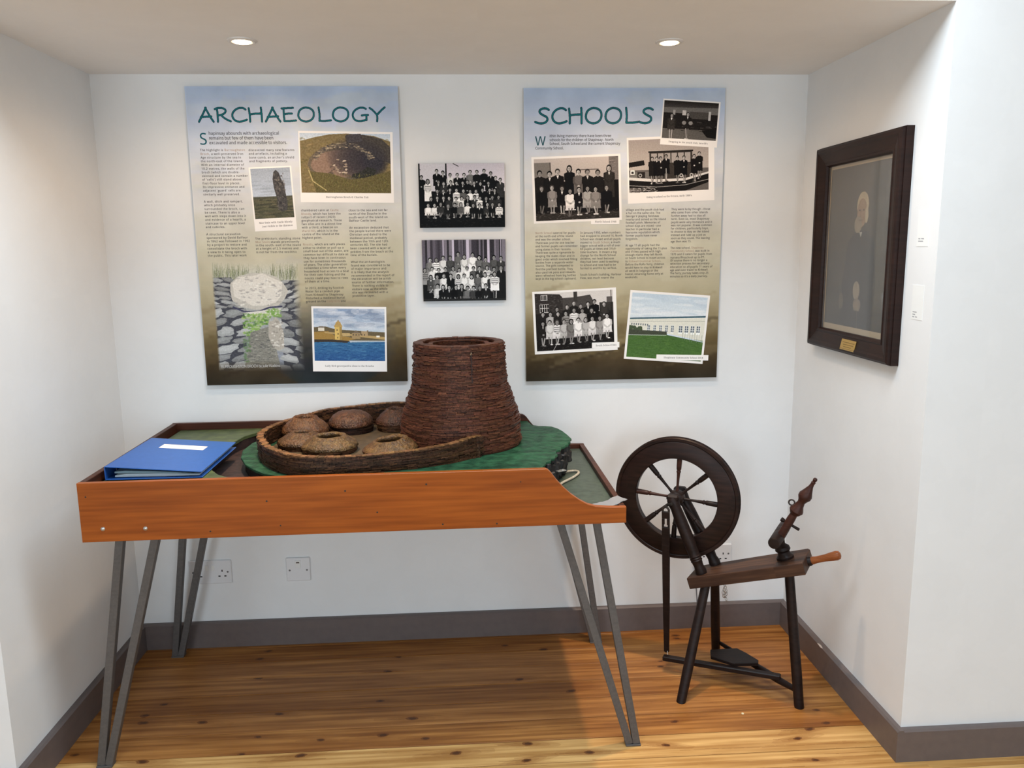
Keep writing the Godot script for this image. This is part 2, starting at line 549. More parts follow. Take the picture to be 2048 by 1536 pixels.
func _floor() -> void:
	var f := struct("floor", slab(ROOM_L - 0.15, ROOM_R + 0.15, -0.16, -0.022, -0.15, ROOM_Z + 0.15), mat(c8(60, 42, 26), 0.9), "varnished knotty pine floorboards running along the back wall", "floor")
	var w := 0.1165
	var edge := 0.035   # far edge of the first full board
	var rng := RandomNumberGenerator.new()
	rng.seed = 42
	var mats := []
	for i in range(-1, 46):
		var z0 := edge + w * i
		if z0 > ROOM_Z: break
		var z1 := minf(z0 + w, ROOM_Z)
		z0 = maxf(z0, -0.01)
		var x0 := XL - 0.01 if z1 < DZ + 0.01 else ROOM_L
		var x1 := XR + 0.01 if z1 < DZ + 0.01 else ROOM_R
		var m: StandardMaterial3D
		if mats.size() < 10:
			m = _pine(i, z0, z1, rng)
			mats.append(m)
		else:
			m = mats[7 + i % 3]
		var b := Mb.new()
		var g := 0.0010 if i % 3 else 0.0019
		var bv := 0.0012
		var y := rng.randf_range(-0.0003, 0.0003)
		var a := [Vector3(x0, y, z1 - g - bv), Vector3(x1, y, z1 - g - bv), Vector3(x1, y, z0 + g + bv), Vector3(x0, y, z0 + g + bv)]
		var u := 2.7
		var r := Rect2((x0 - XL) / u, 0.02, (x1 - x0) / u, 0.96)
		b.quad_uv(a[0], a[1], a[2], a[3], -1, r)
		# eased long edges, sides, underside
		var e := [Vector3(x0, y - bv, z1 - g), Vector3(x1, y - bv, z1 - g), Vector3(x1, y - bv, z0 + g), Vector3(x0, y - bv, z0 + g)]
		b.quad_uv(e[0], e[1], a[1], a[0], -1, Rect2(r.position.x, 0.95, r.size.x, 0.04))
		b.quad_uv(a[3], a[2], e[2], e[3], -1, Rect2(r.position.x, 0.01, r.size.x, 0.04))
		var d := []
		for q in e: d.append(q + Vector3(0, -0.02, 0))
		b.quad_uv(d[0], d[1], e[1], e[0], -1, Rect2(r.position.x, 0.95, r.size.x, 0.04))
		b.quad_uv(e[3], e[2], d[2], d[3], -1, Rect2(r.position.x, 0.01, r.size.x, 0.04))
		b.quad(d[0], d[3], d[2], d[1])
		b.fix(0)
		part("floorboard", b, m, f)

func _pine(i: int, z0: float, z1: float, rng: RandomNumberGenerator) -> StandardMaterial3D:
	var W := 2048
	var H := 96
	var t := rng.randf_range(-7, 7)
	var lit_row := z0 > 0.70   # light in the colour: paler past the table, darker in its shade
	var im := grain(W, H, 100 + i * 3, c8(224 + t, 180 + t, 116 + t) if lit_row else c8(184 + t, 128 + t, 68 + t), c8(168 + t, 120 + t, 64 + t) if lit_row else c8(126 + t, 76 + t, 32 + t), 40.0, 0.05, 1.5)
	im.convert(Image.FORMAT_RGBA8)
	var pc := Pic.new(8, 8, 1, Color.WHITE)
	pc.im = im
	# long dark growth lines
	for k in 9:
		var y := rng.randf_range(2, H - 2)
		var pts := []
		var x := rng.randf_range(-300, W)
		var n := rng.randi_range(5, 16)
		for q in n:
			pts.append(Vector2(x, y))
			x += 50
			y += rng.randf_range(-2.0, 2.0)
		pc.line(pts, rng.randf_range(0.8, 2.2), c8(112, 66, 26, rng.randf_range(0.25, 0.6)), false)
	var sx := W / 2.7
	var sy := H / (z1 - z0)
	var list := []
	for q in KNOTS:
		if q[1] >= z0 and q[1] < z1: list.append(Vector2((q[0] - XL) * sx, (q[1] - z0) * sy))
	if z0 > 0.95:
		for q in 7: list.append(Vector2(rng.randf_range(0, W), rng.randf_range(8, H - 8)))
	for q in list:
		var s := rng.randf_range(0.75, 1.2)
		var rot := rng.randf_range(-0.25, 0.25)
		for ring in 4:
			var f := 1.0 + (3 - ring) * 0.42
			pc.blob(q.x, q.y, 15 * s * f * (1.0 + (3 - ring) * 0.5), 7.0 * s * f, c8(124, 74, 30, 0.16), rng, 0.1, rot)
		pc.blob(q.x, q.y, 13 * s, 7.5 * s, c8(98, 54, 22, 0.7), rng, 0.15, rot)
		pc.blob(q.x + 1, q.y, 8 * s, 4.5 * s, c8(66, 36, 18, 0.75), rng, 0.2, rot)
		var l := []
		for k in 5: l.append(Vector2(q.x - 70 * s + k * 14 * s, q.y + rng.randf_range(-2, 2)))
		pc.line(l, 2.0, c8(104, 60, 26, 0.4), false)
	var m := tmat(ImageTexture.create_from_image(pc.im), 0.42, 0.4)
	return m

func _windows() -> void:
	# the wall behind the viewer with its two window openings
	var x := ROOM_L - 0.15
	var m := Mb.new()
	var piece := func(x0: float, x1: float, y0: float, y1: float) -> void:
		m.box(xf(Vector3((x0 + x1) / 2, (y0 + y1) / 2, ROOM_Z + 0.1)), Vector3(x1 - x0, y1 - y0, 0.2))
	for w in WINDOWS:
		piece.call(x, w[0] - w[1] / 2, -0.1, ROOM_H)
		piece.call(w[0] - w[1] / 2, w[0] + w[1] / 2, -0.1, w[2])
		piece.call(w[0] - w[1] / 2, w[0] + w[1] / 2, w[3], ROOM_H)
		x = w[0] + w[1] / 2
	piece.call(x, ROOM_R + 0.15, -0.1, ROOM_H)
	struct("wall_front", m, wall_m, "white wall with two windows behind the viewer", "wall")
	var glass := mat(Color(1, 1, 1, 0.04), 0.0)
	glass.transparency = BaseMaterial3D.TRANSPARENCY_ALPHA
	# added rooflight: frame and pane in the opening of the main room's ceiling
	var ro := Node3D.new()
	ro.name = "window_3"
	add_child(ro)
	ro.set_meta("kind", "structure")
	ro.position = Vector3((ROOF[0] + ROOF[1]) / 2, ROOM_H + 0.1, (ROOF[2] + ROOF[3]) / 2)
	var rw: float = ROOF[1] - ROOF[0]
	var rd: float = ROOF[3] - ROOF[2]
	var rf := Mb.new()
	for s in [-1, 0, 1]: rf.box(xf(Vector3(s * (rw / 2 - 0.03), 0, 0)), Vector3(0.06, 0.06, rd), 0.005)
	for s in [-1, 1]: rf.box(xf(Vector3(0, 0, s * (rd / 2 - 0.03))), Vector3(rw - 0.12, 0.06, 0.06), 0.005)
	part("window_frame", rf, white_m, ro)
	for s in [-1, 1]:
		var rp := Mb.new()
		rp.box(xf(Vector3(s * rw / 4, 0.01, 0)), Vector3(rw / 2 - 0.07, 0.005, rd - 0.12))
		part("pane", rp, glass, ro)
	var n := 1
	for w in WINDOWS:
		var o := Node3D.new()
		o.name = "window_%d" % n
		n += 1
		add_child(o, true)
		o.set_meta("kind", "structure")
		o.position = Vector3(w[0], w[2], ROOM_Z + 0.1)
		var hh: float = w[3] - w[2]
		var fr := Mb.new()
		for s in [-1, 1]:
			fr.box(xf(Vector3(s * (w[1] / 2 - 0.03), hh / 2, 0)), Vector3(0.06, hh, 0.07), 0.005)
			fr.box(xf(Vector3(0, hh / 2 + s * (hh / 2 - 0.03), 0)), Vector3(w[1] - 0.12, 0.06, 0.07), 0.005)
		fr.box(xf(Vector3(0, hh / 2, 0)), Vector3(0.05, hh - 0.12, 0.06), 0.005)
		part("window_frame", fr, white_m, o)
		for s in [-1, 1]:
			var pn := Mb.new()
			pn.box(xf(Vector3(s * w[1] / 4, hh / 2, 0.01)), Vector3(w[1] / 2 - 0.08, hh - 0.12, 0.004))
			part("pane", pn, glass, o)
		var sill := Mb.new()
		sill.box(xf(Vector3(0, -0.012, -0.11)), Vector3(w[1], 0.024, 0.16), 0.006)
		part("window_sill", sill, white_m, o)

func _downlights() -> void:
	var rim_m := mat(c8(214, 210, 206), 0.4, 0.1)
	var glow := mat(c8(255, 244, 226), 0.5)
	glow.emission_enabled = true
	glow.emission = Color(1.0, 0.88, 0.70)
	glow.emission_energy_multiplier = 7.0
	var n := 0
	for q in [[Vector3(-0.7065, HC, 0.478), "recessed round ceiling downlight over the archaeology board, the left of the two"], [Vector3(0.6037, HC, 0.481), "recessed round ceiling downlight over the schools board, the right of the two"]]:
		var o := thing("downlight", q[1], "ceiling light", q[0], "downlights in the alcove ceiling")
		var rim := Mb.new()
		rim.lathe(xf(Vector3.ZERO), [Vector2(0.044, 0.0), Vector2(0.043, -0.003), Vector2(0.038, -0.006), Vector2(0.031, -0.0055), Vector2(0.028, -0.002), Vector2(0.028, 0.0)], 40, true)
		part("bezel", rim, rim_m, o)
		var lamp := Mb.new()
		lamp.lathe(xf(Vector3.ZERO), [Vector2(0, -0.010), Vector2(0.014, -0.0095), Vector2(0.024, -0.007), Vector2(0.0275, -0.003), Vector2(0.0275, -0.0005), Vector2(0, -0.0005)], 32)
		part("lamp_face", lamp, glow, o)
		# the lamp throws a fairly narrow beam and a weak wide spill round it
		for q2 in [["lamp_beam", 27.0, 1.0, 1.6], ["lamp_spill", 85.0, 0.6, 0.34]]:
			var l := SpotLight3D.new()
			l.name = q2[0]
			l.light_color = Color(1.0, 0.86, 0.71)
			l.light_energy = q2[3]
			l.light_size = 0.028
			l.spot_angle = q2[1]
			l.spot_angle_attenuation = q2[2]
			l.spot_range = 12.0
			l.spot_attenuation = 2.0
			l.shadow_enabled = true
			o.add_child(l)
			l.position = Vector3(0, -0.016, 0)
			l.rotation = Vector3(-PI / 2, 0, 0)
		n += 1

# ------------------------------------------------------------------ the display table
const TB := 0.7536     # underside of the tray
const TT := 0.9286     # top of the boards
const TO := Vector3(-1.1602, 0.7536, 0.8276)   # front bottom left corner
const TLEN := 1.5788
const TDEP := 0.80
var t_ang := 0.0121

func table_xf() -> Transform3D:   # x along the front board, y up, z towards the viewer; origin at the front bottom left corner
	return Transform3D(Basis(Vector3.UP, t_ang), TO)

func _table() -> void:
	var org := TO + Vector3(0.79, -TB, -0.4)
	var o := thing("display_table", "long mahogany-boarded display tray on four grey hairpin legs against the back wall", "table", org)
	var X := table_xf()
	var board := wood(21, c8(162, 86, 29), c8(124, 60, 17), 0.34, Vector3(0.58, 2.6, 0.9), 1024, 256, 22.0, 1.3)
	board.metallic_specular = 0.35
	var rail_m := wood(23, c8(82, 44, 29), c8(50, 27, 19), 0.45, Vector3(1.2, 3.0, 1.2))
	var outline := PackedVector2Array([Vector2(0, 0), Vector2(TLEN, 0), Vector2(TLEN, 0.0490), Vector2(1.527, 0.0500), Vector2(1.4853, 0.0544), Vector2(1.4611, 0.062), Vector2(1.4385, 0.0748), Vector2(1.4115, 0.0950), Vector2(1.39, 0.1155), Vector2(1.3683, 0.1403), Vector2(1.352, 0.163), Vector2(1.344, 0.171), Vector2(1.3360, 0.1750), Vector2(0, 0.1750)])
	var fb := Mb.new()
	fb.prism(outline, X, 0.018, 0.0012)
	var front := part("front_board", fb, board, o, org)
	# dark pin holes and the two screw caps
	for q in [[0.0609, 0.0389], [0.1789, 0.0359]]:
		var s := Mb.new()
		s.lathe(axis_xf(X * Vector3(q[0], q[1], -0.0005), X.basis.z), [Vector2(0, 0.0045), Vector2(0.003, 0.0042), Vector2(0.0058, 0.0022), Vector2(0.0066, 0)], 16)
		part("screw", s, chrome_m, o, org)
	var rng := RandomNumberGenerator.new()
	rng.seed = 5
	for q in [[0.022, 0.135], [0.525, 0.105], [0.56, 0.03], [0.985, 0.14], [0.75, 0.128], [1.19, 0.012], [1.03, 0.016], [1.262, 0.138], [0.36, 0.02], [0.84, 0.06]]:
		var holes := Mb.new()
		holes.lathe(axis_xf(X * Vector3(q[0], q[1], -0.0006), X.basis.z), [Vector2(0, 0.0009), Vector2(rng.randf_range(0.0016, 0.003), 0.0007), Vector2(0.0034, 0)], 8)
		part("knot", holes, dark_m, o, org)
	var bb := Mb.new()
	bb.prism(outline, Transform3D(X.basis, X * Vector3(0, 0, -TDEP + 0.018)), 0.018, 0.0012)
	part("back_board", bb, rail_m, o, org)
	var sl := Mb.new()
	sl.box(Transform3D(X.basis, X * Vector3(0.009, 0.0873, -TDEP / 2)), Vector3(0.018, 0.1746, TDEP - 0.036), 0.0012)
	part("side_board", sl, rail_m, o, org)
	var sr := Mb.new()
	sr.box(Transform3D(X.basis, X * Vector3(TLEN - 0.009, 0.0245, -TDEP / 2)), Vector3(0.018, 0.049, TDEP - 0.036), 0.0012)
	part("side_rail", sr, rail_m, o, org)
	var bot := Mb.new()
	bot.box(Transform3D(X.basis, X * Vector3(TLEN / 2, 0.018, -TDEP / 2)), Vector3(TLEN - 0.036, 0.028, TDEP - 0.036))
	part("tray_bottom", bot, speck(31, c8(70, 82, 70), c8(52, 62, 54), 0.5, 4.0), o, org)
	# legs: two square bars that meet on a small foot plate
	var legs := [[Vector3(-1.196, 0, 0.754), Vector3(-1.089, TB, 0.735), Vector3(-0.983, TB, 0.735)], [Vector3(0.4552, 0, 0.7745), Vector3(0.222, TB, 0.735), Vector3(0.337, TB, 0.735)], [Vector3(-1.206, 0, 0.0775), Vector3(-1.108, TB, 0.105), Vector3(-0.998, TB, 0.105)], [Vector3(0.448, 0, 0.0984), Vector3(0.246, TB, 0.105), Vector3(0.352, TB, 0.105)]]
	for L in legs:
		var leg := Node3D.new()
		leg.name = "leg"
		o.add_child(leg, true)
		leg.position = L[0] - org
		for k in 2:
			var foot: Vector3 = L[0] + Vector3(-0.0115 if k == 0 else 0.0115, 0.005, 0)
			var b := Mb.new()
			var d: Vector3 = (L[k + 1] - foot).normalized()
			var zz := Vector3.BACK.slide(d).normalized()
			b.box(Transform3D(Basis(d.cross(zz), d, zz), (foot + L[k + 1]) / 2), Vector3(0.0235, foot.distance_to(L[k + 1]), 0.0235), 0.0012)
			part("bar", b, steel_m, leg, L[0])
		var fp := Mb.new()
		fp.box(xf(L[0] + Vector3(0, 0.003, 0)), Vector3(0.048, 0.006, 0.032), 0.001)
		part("foot_plate", fp, steel_m, leg, L[0])
		var tp := Mb.new()
		tp.box(xf((L[1] + L[2]) / 2 + Vector3(0, -0.003, 0)), Vector3(0.17, 0.006, 0.06), 0.001)
		part("mounting_plate", tp, steel_m, leg, L[0])

# ------------------------------------------------------------------ the model of the broch, its walled yard and huts
const GY := 0.905
const TWR := Vector3(-0.0734, 0.905, 0.3483)

func strip(m: Mb, rng: RandomNumberGenerator, a: Vector2, b: Vector2, na: Vector2, nb: Vector2, ro: float, ri: float, y0: float, y1: float) -> void:
	# one flat stone from a to b (x, z), reaching from ri to ro along the normals
	var s := m.p.size()
	var j := rng.randf_range(-0.0007, 0.0007)
	var q := []
	for y in [y0, y1]:
		for w in [[a, na], [b, nb]]:
			var o: Vector2 = w[0] + w[1] * ro
			var i: Vector2 = w[0] + w[1] * ri
			var jj := j if w[0] == a else -j
			q.append(Vector3(o.x, y + jj, o.y)); q.append(Vector3(i.x, y + jj, i.y))
	# q: 0 ao 1 ai 2 bo 3 bi (bottom), 4.. top
	m.quad(q[0], q[2], q[6], q[4]); m.quad(q[4], q[6], q[7], q[5]); m.quad(q[0], q[4], q[5], q[1])
	m.quad(q[2], q[3], q[7], q[6]); m.quad(q[0], q[1], q[3], q[2]); m.quad(q[1], q[5], q[7], q[3])
	m.fix(s)

func stone_tone(rng: RandomNumberGenerator, base: Color, v := 0.35) -> Color:
	var f := 1.0 + rng.randf_range(-v, v)
	var c := base.srgb_to_linear()
	return Color(c.r * f, c.g * f * rng.randf_range(0.92, 1.06), c.b * f * rng.randf_range(0.9, 1.08))

func ring_courses(m: Mb, rng: RandomNumberGenerator, ctr: Vector3, prof: Array, h: float, thick: float, base: Color, seam := false) -> void:
	var top: float = prof[-1].y
	var y: float = prof[0].y
	var k := 0
	while y < top - h * 0.5:
		var f := 0
		while f < prof.size() - 2 and prof[f + 1].y < y: f += 1
		var r := lerpf(prof[f].x, prof[f + 1].x, clampf((y - prof[f].y) / (prof[f + 1].y - prof[f].y), 0, 1))
		var hh := h * rng.randf_range(0.85, 1.15)
		var t := rng.randf() * 0.3
		var end := t + TAU
		var wob := rng.randf_range(-0.0012, 0.0012) + 0.0022 * sin(y * 128.0) * sin(y * 47.0 + 1.0)
		while t < end - 0.02:
			var dt := minf(rng.randf_range(0.022, 0.06) / r, end - t)
			var half := dt / 2 if dt > 0.2 else dt
			var rr := r + wob + rng.randf_range(-0.0034, 0.0034)
			m.col = stone_tone(rng, base, 0.4)
			var tt := t
			while tt < t + dt - 1e-4:
				var a := tt
				var b := minf(tt + half, t + dt)
				var na := Vector2(cos(a), sin(a))
				var nb := Vector2(cos(b - 0.004), sin(b - 0.004))
				var c2 := Vector2(ctr.x, ctr.z)
				strip(m, rng, c2, c2, na, nb, rr, rr - thick, ctr.y + y, ctr.y + y + hh * 0.93)
				tt += half
			t += dt
		y += hh
		k += 1

func hut(parent: Node3D, at: Vector3, r: float, h: float, hole: float, lean: float, sd: int, base: Color, turf: Color, closed := false) -> void:
	var o := Node3D.new()
	o.name = "hut"
	parent.add_child(o, true)
	o.position = at - parent.position
	var rng := RandomNumberGenerator.new()
	rng.seed = sd
	var st := Mb.new()
	ring_courses(st, rng, at, [Vector2(r * 0.93, 0), Vector2(r * 0.95, h * 0.36)], 0.0055, 0.02, base)
	var sp := part("stone_base", st, stone_m, o, at)
	sp.set_meta("kind", "stuff")
	# the clay roof: a low dome with an open smoke hole, its surface uneven
	var dome := Mb.new()
	var ns := FastNoiseLite.new()
	ns.seed = sd; ns.frequency = 26.0
	var prof := []
	if closed:
		prof = [Vector2(0.85, 0.34), Vector2(0.99, 0.36), Vector2(1.0, 0.44), Vector2(0.95, 0.60), Vector2(0.84, 0.77), Vector2(0.66, 0.91), Vector2(0.42, 0.985), Vector2(0.2, 1.0), Vector2(0.0, 1.0)]
	else:
		var q := hole / r
		prof = [Vector2(0.85, 0.30), Vector2(0.98, 0.31), Vector2(1.0, 0.38), Vector2(0.95, 0.54), Vector2(lerpf(0.95, q, 0.33), 0.74), Vector2(lerpf(0.95, q, 0.66), 0.90), Vector2(q + 0.11, 1.0), Vector2(q + 0.05, 1.03), Vector2(q, 0.99), Vector2(q - 0.05, 0.90), Vector2(q, 0.72), Vector2(0.80, 0.38), Vector2(0.85, 0.30)]
	var seg := 36
	var pt := func(v: Vector2, t: float) -> Vector3:
		var d := Vector3(v.x * r * cos(t), v.y * h, v.x * r * sin(t))
		var f := 1.0 + 0.08 * ns.get_noise_3d(d.x, d.y, d.z)
		return at + Vector3(d.x * f, d.y * (1.0 + 0.05 * ns.get_noise_3d(d.z, d.x, 0.3)) + lean * d.x * v.y, d.z * f)
	var s := dome.p.size()
	for k in prof.size() - 1:
		for i in seg:
			var t0 := TAU * i / seg
			var t1 := TAU * (i + 1) / seg if i < seg - 1 else 0.0
			var c := stone_tone(rng, turf, 0.28)
			dome.col = c
			var a: Vector3 = pt.call(prof[k], t0)
			var b: Vector3 = pt.call(prof[k], t1)
			var e: Vector3 = pt.call(prof[k + 1], t1)
			var g: Vector3 = pt.call(prof[k + 1], t0)
			dome.tri(a, b, e, 7)
			if prof[k + 1].x > 0.001: dome.tri(a, e, g, 7)
	dome.fix(s)
	part("clay_roof", dome, clay_m, o, at)

var stone_m: StandardMaterial3D
var clay_m: StandardMaterial3D

func _broch() -> void:
	stone_m = speck(41, c8(255, 250, 245), c8(150, 140, 132), 0.5, 9.0, 0.04, 1.8)
	stone_m.vertex_color_use_as_albedo = true
	stone_m.metallic_specular = 0.35
	clay_m = speck(43, c8(255, 250, 240), c8(150, 135, 120), 0.55, 8.0, 0.05, 2.0)
	clay_m.vertex_color_use_as_albedo = true
	relief(clay_m, 44, 1.4)
	var green := speck(45, c8(46, 90, 63), c8(25, 54, 38), 0.5, 3.2, 0.025, 1.8)
	green.metallic_specular = 0.3
	relief(green, 50, 0.5, 0.03)
	var olive := speck(46, c8(84, 98, 60), c8(52, 66, 42), 0.5, 3.2, 0.025, 1.8)
	var yard := speck(47, c8(92, 76, 54), c8(64, 54, 40), 0.5, 4.0)
	var earth := speck(48, c8(66, 48, 46), c8(36, 28, 28), 0.55, 5.0, 0.03, 1.8)
	var cliff := speck(49, c8(22, 19, 19), c8(8, 7, 7), 0.6, 6.0, 0.03, 2.0)
	var org := Vector3(-0.35, 0.786, 0.40)
	var o := thing("broch_model", "brown clay model of a round broch tower with walled yard and huts", "model", org)
	var up := Transform3D(Basis(Vector3.RIGHT, Vector3.FORWARD, Vector3.UP), Vector3.ZERO)   # outline (x, -z), extruded downwards
	var flat := func(pts: Array) -> PackedVector2Array:
		var a := PackedVector2Array()
		for q in pts: a.append(Vector2(q[0], -q[1]))
		return a
	var lift := func(y: float) -> Transform3D: return Transform3D(up.basis, Vector3(0, y, 0))
	# ground round the broch, with its torn right-hand shore
	var g := Mb.new()
	var shore := [[0.185, 0.04], [0.196, 0.11], [0.219, 0.131], [0.245, 0.136], [0.268, 0.147], [0.288, 0.185], [0.300, 0.228], [0.310, 0.29], [0.316, 0.345], [0.311, 0.356], [0.304, 0.375], [0.306, 0.392], [0.296, 0.402], [0.294, 0.425], [0.282, 0.437], [0.279, 0.452], [0.266, 0.462], [0.258, 0.492], [0.243, 0.503], [0.240, 0.527], [0.216, 0.530], [0.212, 0.536], [0.240, 0.545], [0.242, 0.556], [0.231, 0.577], [0.226, 0.602], [0.214, 0.608], [0.211, 0.634], [0.196, 0.643], [0.189, 0.671], [0.180, 0.69], [0.176, 0.72], [0.166, 0.788]]
	var west := [[-0.585, 0.798], [-0.624, 0.717], [-0.67, 0.69], [-0.714, 0.639], [-0.758, 0.573], [-0.796, 0.482], [-0.814, 0.394], [-0.809, 0.289], [-0.781, 0.218], [-0.73, 0.13], [-0.65, 0.045]]
	g.prism(flat.call(west + [[-0.3, 0.036]] + shore), lift.call(GY), 0.010, 0.002)
	part("green_ground", g, green, o, org)
	var body := Mb.new()
	var inset := []
	for q in west: inset.append([q[0] + 0.012, q[1]])
	var rng := RandomNumberGenerator.new()
	rng.seed = 77
	for q in shore: inset.append([q[0] - 0.012 - rng.randf_range(0, 0.014), q[1]])
	body.prism(flat.call(inset), lift.call(GY - 0.010), 0.1094)
	part("cliff", body, cliff, o, org)
	# overhanging rocks along the torn shore
	var rocks := Mb.new()
	for k in 22:
		var q: Array = shore[8 + k]
		for j in 3:
			var tall := rng.randf_range(0.03, 0.075)
			var ctr := Vector3(q[0] - rng.randf_range(0.012, 0.024), GY - 0.008 - tall / 2 - 0.018 * j, q[1] + rng.randf_range(-0.008, 0.008))
			rocks.box(Transform3D(Basis.from_euler(Vector3(rng.randf_range(-0.3, 0.3), rng.randf_range(0, 3), rng.randf_range(-0.3, 0.3))), ctr), Vector3(rng.randf_range(0.014, 0.03), tall, rng.randf_range(0.014, 0.03)), 0.004)
	var rk := part("shore_rocks", rocks, cliff, o, org)
	rk.set_meta("kind", "stuff")
	# the field left of the ditch, the ditch
	var fl := Mb.new()
	fl.prism(flat.call([[-1.138, 0.046], [-0.80, 0.042], [-0.817, 0.084], [-0.85, 0.135], [-0.869, 0.176], [-0.881, 0.266], [-0.885, 0.36], [-0.882, 0.46], [-0.870, 0.55], [-0.846, 0.625], [-0.81, 0.68], [-0.76, 0.724], [-0.70, 0.765], [-0.655, 0.800], [-1.136, 0.806]]), lift.call(GY - 0.002), 0.014, 0.002)
	part("green_field", fl, olive, o, org)
	var fill := Mb.new()
	fill.prism(flat.call([[-1.138, 0.046], [-0.82, 0.042], [-0.90, 0.266], [-0.885, 0.5], [-0.80, 0.72], [-0.67, 0.798], [-1.136, 0.806]]), lift.call(GY - 0.0165), 0.1029)
	part("field_base", fill, earth, o, org)
	var di := Mb.new()
	di.prism(flat.call([[-0.93, 0.046], [-0.60, 0.044], [-0.72, 0.30], [-0.65, 0.65], [-0.50, 0.796], [-0.90, 0.800]]), lift.call(GY - 0.048), 0.0714)
	part("ditch_floor", di, earth, o, org)
	# yard floor inside the wall
	var yd := Mb.new()
	yd.prism(flat.call([[-0.10, 0.60], [-0.2, 0.645], [-0.3, 0.68], [-0.5, 0.712], [-0.57, 0.69], [-0.65, 0.605], [-0.71, 0.48], [-0.725, 0.37], [-0.705, 0.24], [-0.65, 0.15], [-0.57, 0.085], [-0.47, 0.07], [-0.385, 0.045], [-0.25, 0.045], [-0.15, 0.16], [-0.2, 0.35]]), lift.call(GY + 0.0025), 0.004)
	part("yard_floor", yd, yard, o, org)
	# the tower: an outer and an inner ring of thin courses
	var prof := [Vector2(0.2090, 0.0), Vector2(0.2070, 0.06), Vector2(0.2060, 0.078), Vector2(0.1950, 0.127), Vector2(0.1840, 0.157), Vector2(0.1695, 0.198), Vector2(0.1635, 0.222), Vector2(0.1590, 0.260), Vector2(0.1590, 0.287), Vector2(0.1570, 0.318), Vector2(0.1545, 0.352)]
	var tw := Node3D.new()
	tw.name = "tower"
	o.add_child(tw, true)
	tw.position = TWR - org
	rng.seed = 11
	var red := c8(104, 64, 47)
	var t := Mb.new()
	ring_courses(t, rng, TWR, prof, 0.0041, 0.03, red)
	part("outer_wall", t, stone_m, tw, TWR).set_meta("kind", "stuff")
	var ti := Mb.new()
	ring_courses(ti, rng, TWR, [Vector2(0.108, 0.20), Vector2(0.108, 0.350)], 0.0049, 0.016, red)
	part("inner_wall", ti, stone_m, tw, TWR).set_meta("kind", "stuff")
	var core := Mb.new()
	var cp := []
	for q in prof: cp.append(Vector2(q.x - 0.014, q.y))
	cp[-1] = Vector2(0.135, 0.335)
	cp.append(Vector2(0.128, 0.336)); cp.append(Vector2(0.124, 0.25)); cp.append(Vector2(0.09, 0.24)); cp.append(Vector2(0.088, 0.05)); cp.append(Vector2(0, 0.05))
	core.lathe(xf(TWR), [Vector2(0, 0)] + cp, 48)
	part("wall_core", core, mat(c8(60, 36, 27), 0.7), tw, TWR)
	# the joint up the front of the tower and a white splinter at its head
	var jt := Mb.new()
	for k in 26:
		var y := 0.135 + k * 0.0078
		var f := 0
		while f < prof.size() - 2 and prof[f + 1].y < y: f += 1
		var r := lerpf(prof[f].x, prof[f + 1].x, clampf((y - prof[f].y) / (prof[f + 1].y - prof[f].y), 0, 1))
		var a := 1.32 + 0.008 * sin(k * 1.7)
		if k > 12: jt.box(Transform3D(Basis(Vector3.UP, PI / 2 - a), TWR + Vector3(cos(a) * (r + 0.0012), y, sin(a) * (r + 0.0012))), Vector3(0.004, 0.0074, 0.004))
	part("wall_joint", jt, mat(c8(40, 22, 17), 0.8), tw, TWR)
	var sp := Mb.new()
	sp.tube([TWR + Vector3(cos(1.33) * 0.161, 0.325, sin(1.33) * 0.161), TWR + Vector3(cos(1.32) * 0.161, 0.333, sin(1.32) * 0.161)], 0.001, 5)
	part("splinter", sp, mat(c8(200, 170, 130), 0.7), tw, TWR)
	# the yard wall, from the tower's front round to its back
	var path := [Vector3(0.005, 0.068, 0.556), Vector3(-0.03, 0.068, 0.553), Vector3(-0.11, 0.063, 0.618), Vector3(-0.195, 0.058, 0.658), Vector3(-0.298, 0.055, 0.689), Vector3(-0.401, 0.055, 0.714), Vector3(-0.504, 0.058, 0.723), Vector3(-0.58, 0.062, 0.702), Vector3(-0.661, 0.064, 0.612), Vector3(-0.716, 0.064, 0.49), Vector3(-0.737, 0.060, 0.385), Vector3(-0.734, 0.057, 0.31), Vector3(-0.716, 0.056, 0.235), Vector3(-0.662, 0.057, 0.135), Vector3(-0.578, 0.067, 0.064), Vector3(-0.48, 0.073, 0.045), Vector3(-0.385, 0.080, 0.037), Vector3(-0.28, 0.081, 0.040), Vector3(-0.19, 0.08, 0.10), Vector3(-0.13, 0.08, 0.16)]
	var line := along(path, 420)
	var yw := Mb.new()
	rng.seed = 19
	var wall_c := c8(84, 58, 40)
	var courses := 14
	for k in courses + 1:
		var i := rng.randi_range(0, 4)
		var last: bool = k == courses
		while i < line.size() - 2:
			var step := rng.randi_range(2, 4) if last else rng.randi_range(4, 12)
			var e: int = mini(i + step, line.size() - 1)
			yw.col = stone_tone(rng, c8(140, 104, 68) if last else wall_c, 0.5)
			var out := rng.randf_range(-0.0036, 0.0036)
			var q := i
			while q < e:
				var w := mini(q + 4, e)
				var pa: Vector3 = line[q]
				var pb: Vector3 = line[w]
				var nrm := func(n: int) -> Vector2:
					var d: Vector3 = line[mini(n + 2, line.size() - 1)] - line[maxi(n - 2, 0)]
					var v := Vector2(d.z, -d.x).normalized()
					return -v
				var ha := pa.y / courses
				var hb := pb.y / courses
				var y0 := GY + (ha + hb) / 2 * k
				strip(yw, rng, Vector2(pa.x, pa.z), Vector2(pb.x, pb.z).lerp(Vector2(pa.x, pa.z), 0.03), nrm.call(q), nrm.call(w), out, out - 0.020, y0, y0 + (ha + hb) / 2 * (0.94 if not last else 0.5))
				q = w
			i = e
	part("yard_wall", yw, stone_m, o, org).set_meta("kind", "stuff")
	# six round huts
	var brown := c8(92, 64, 44)
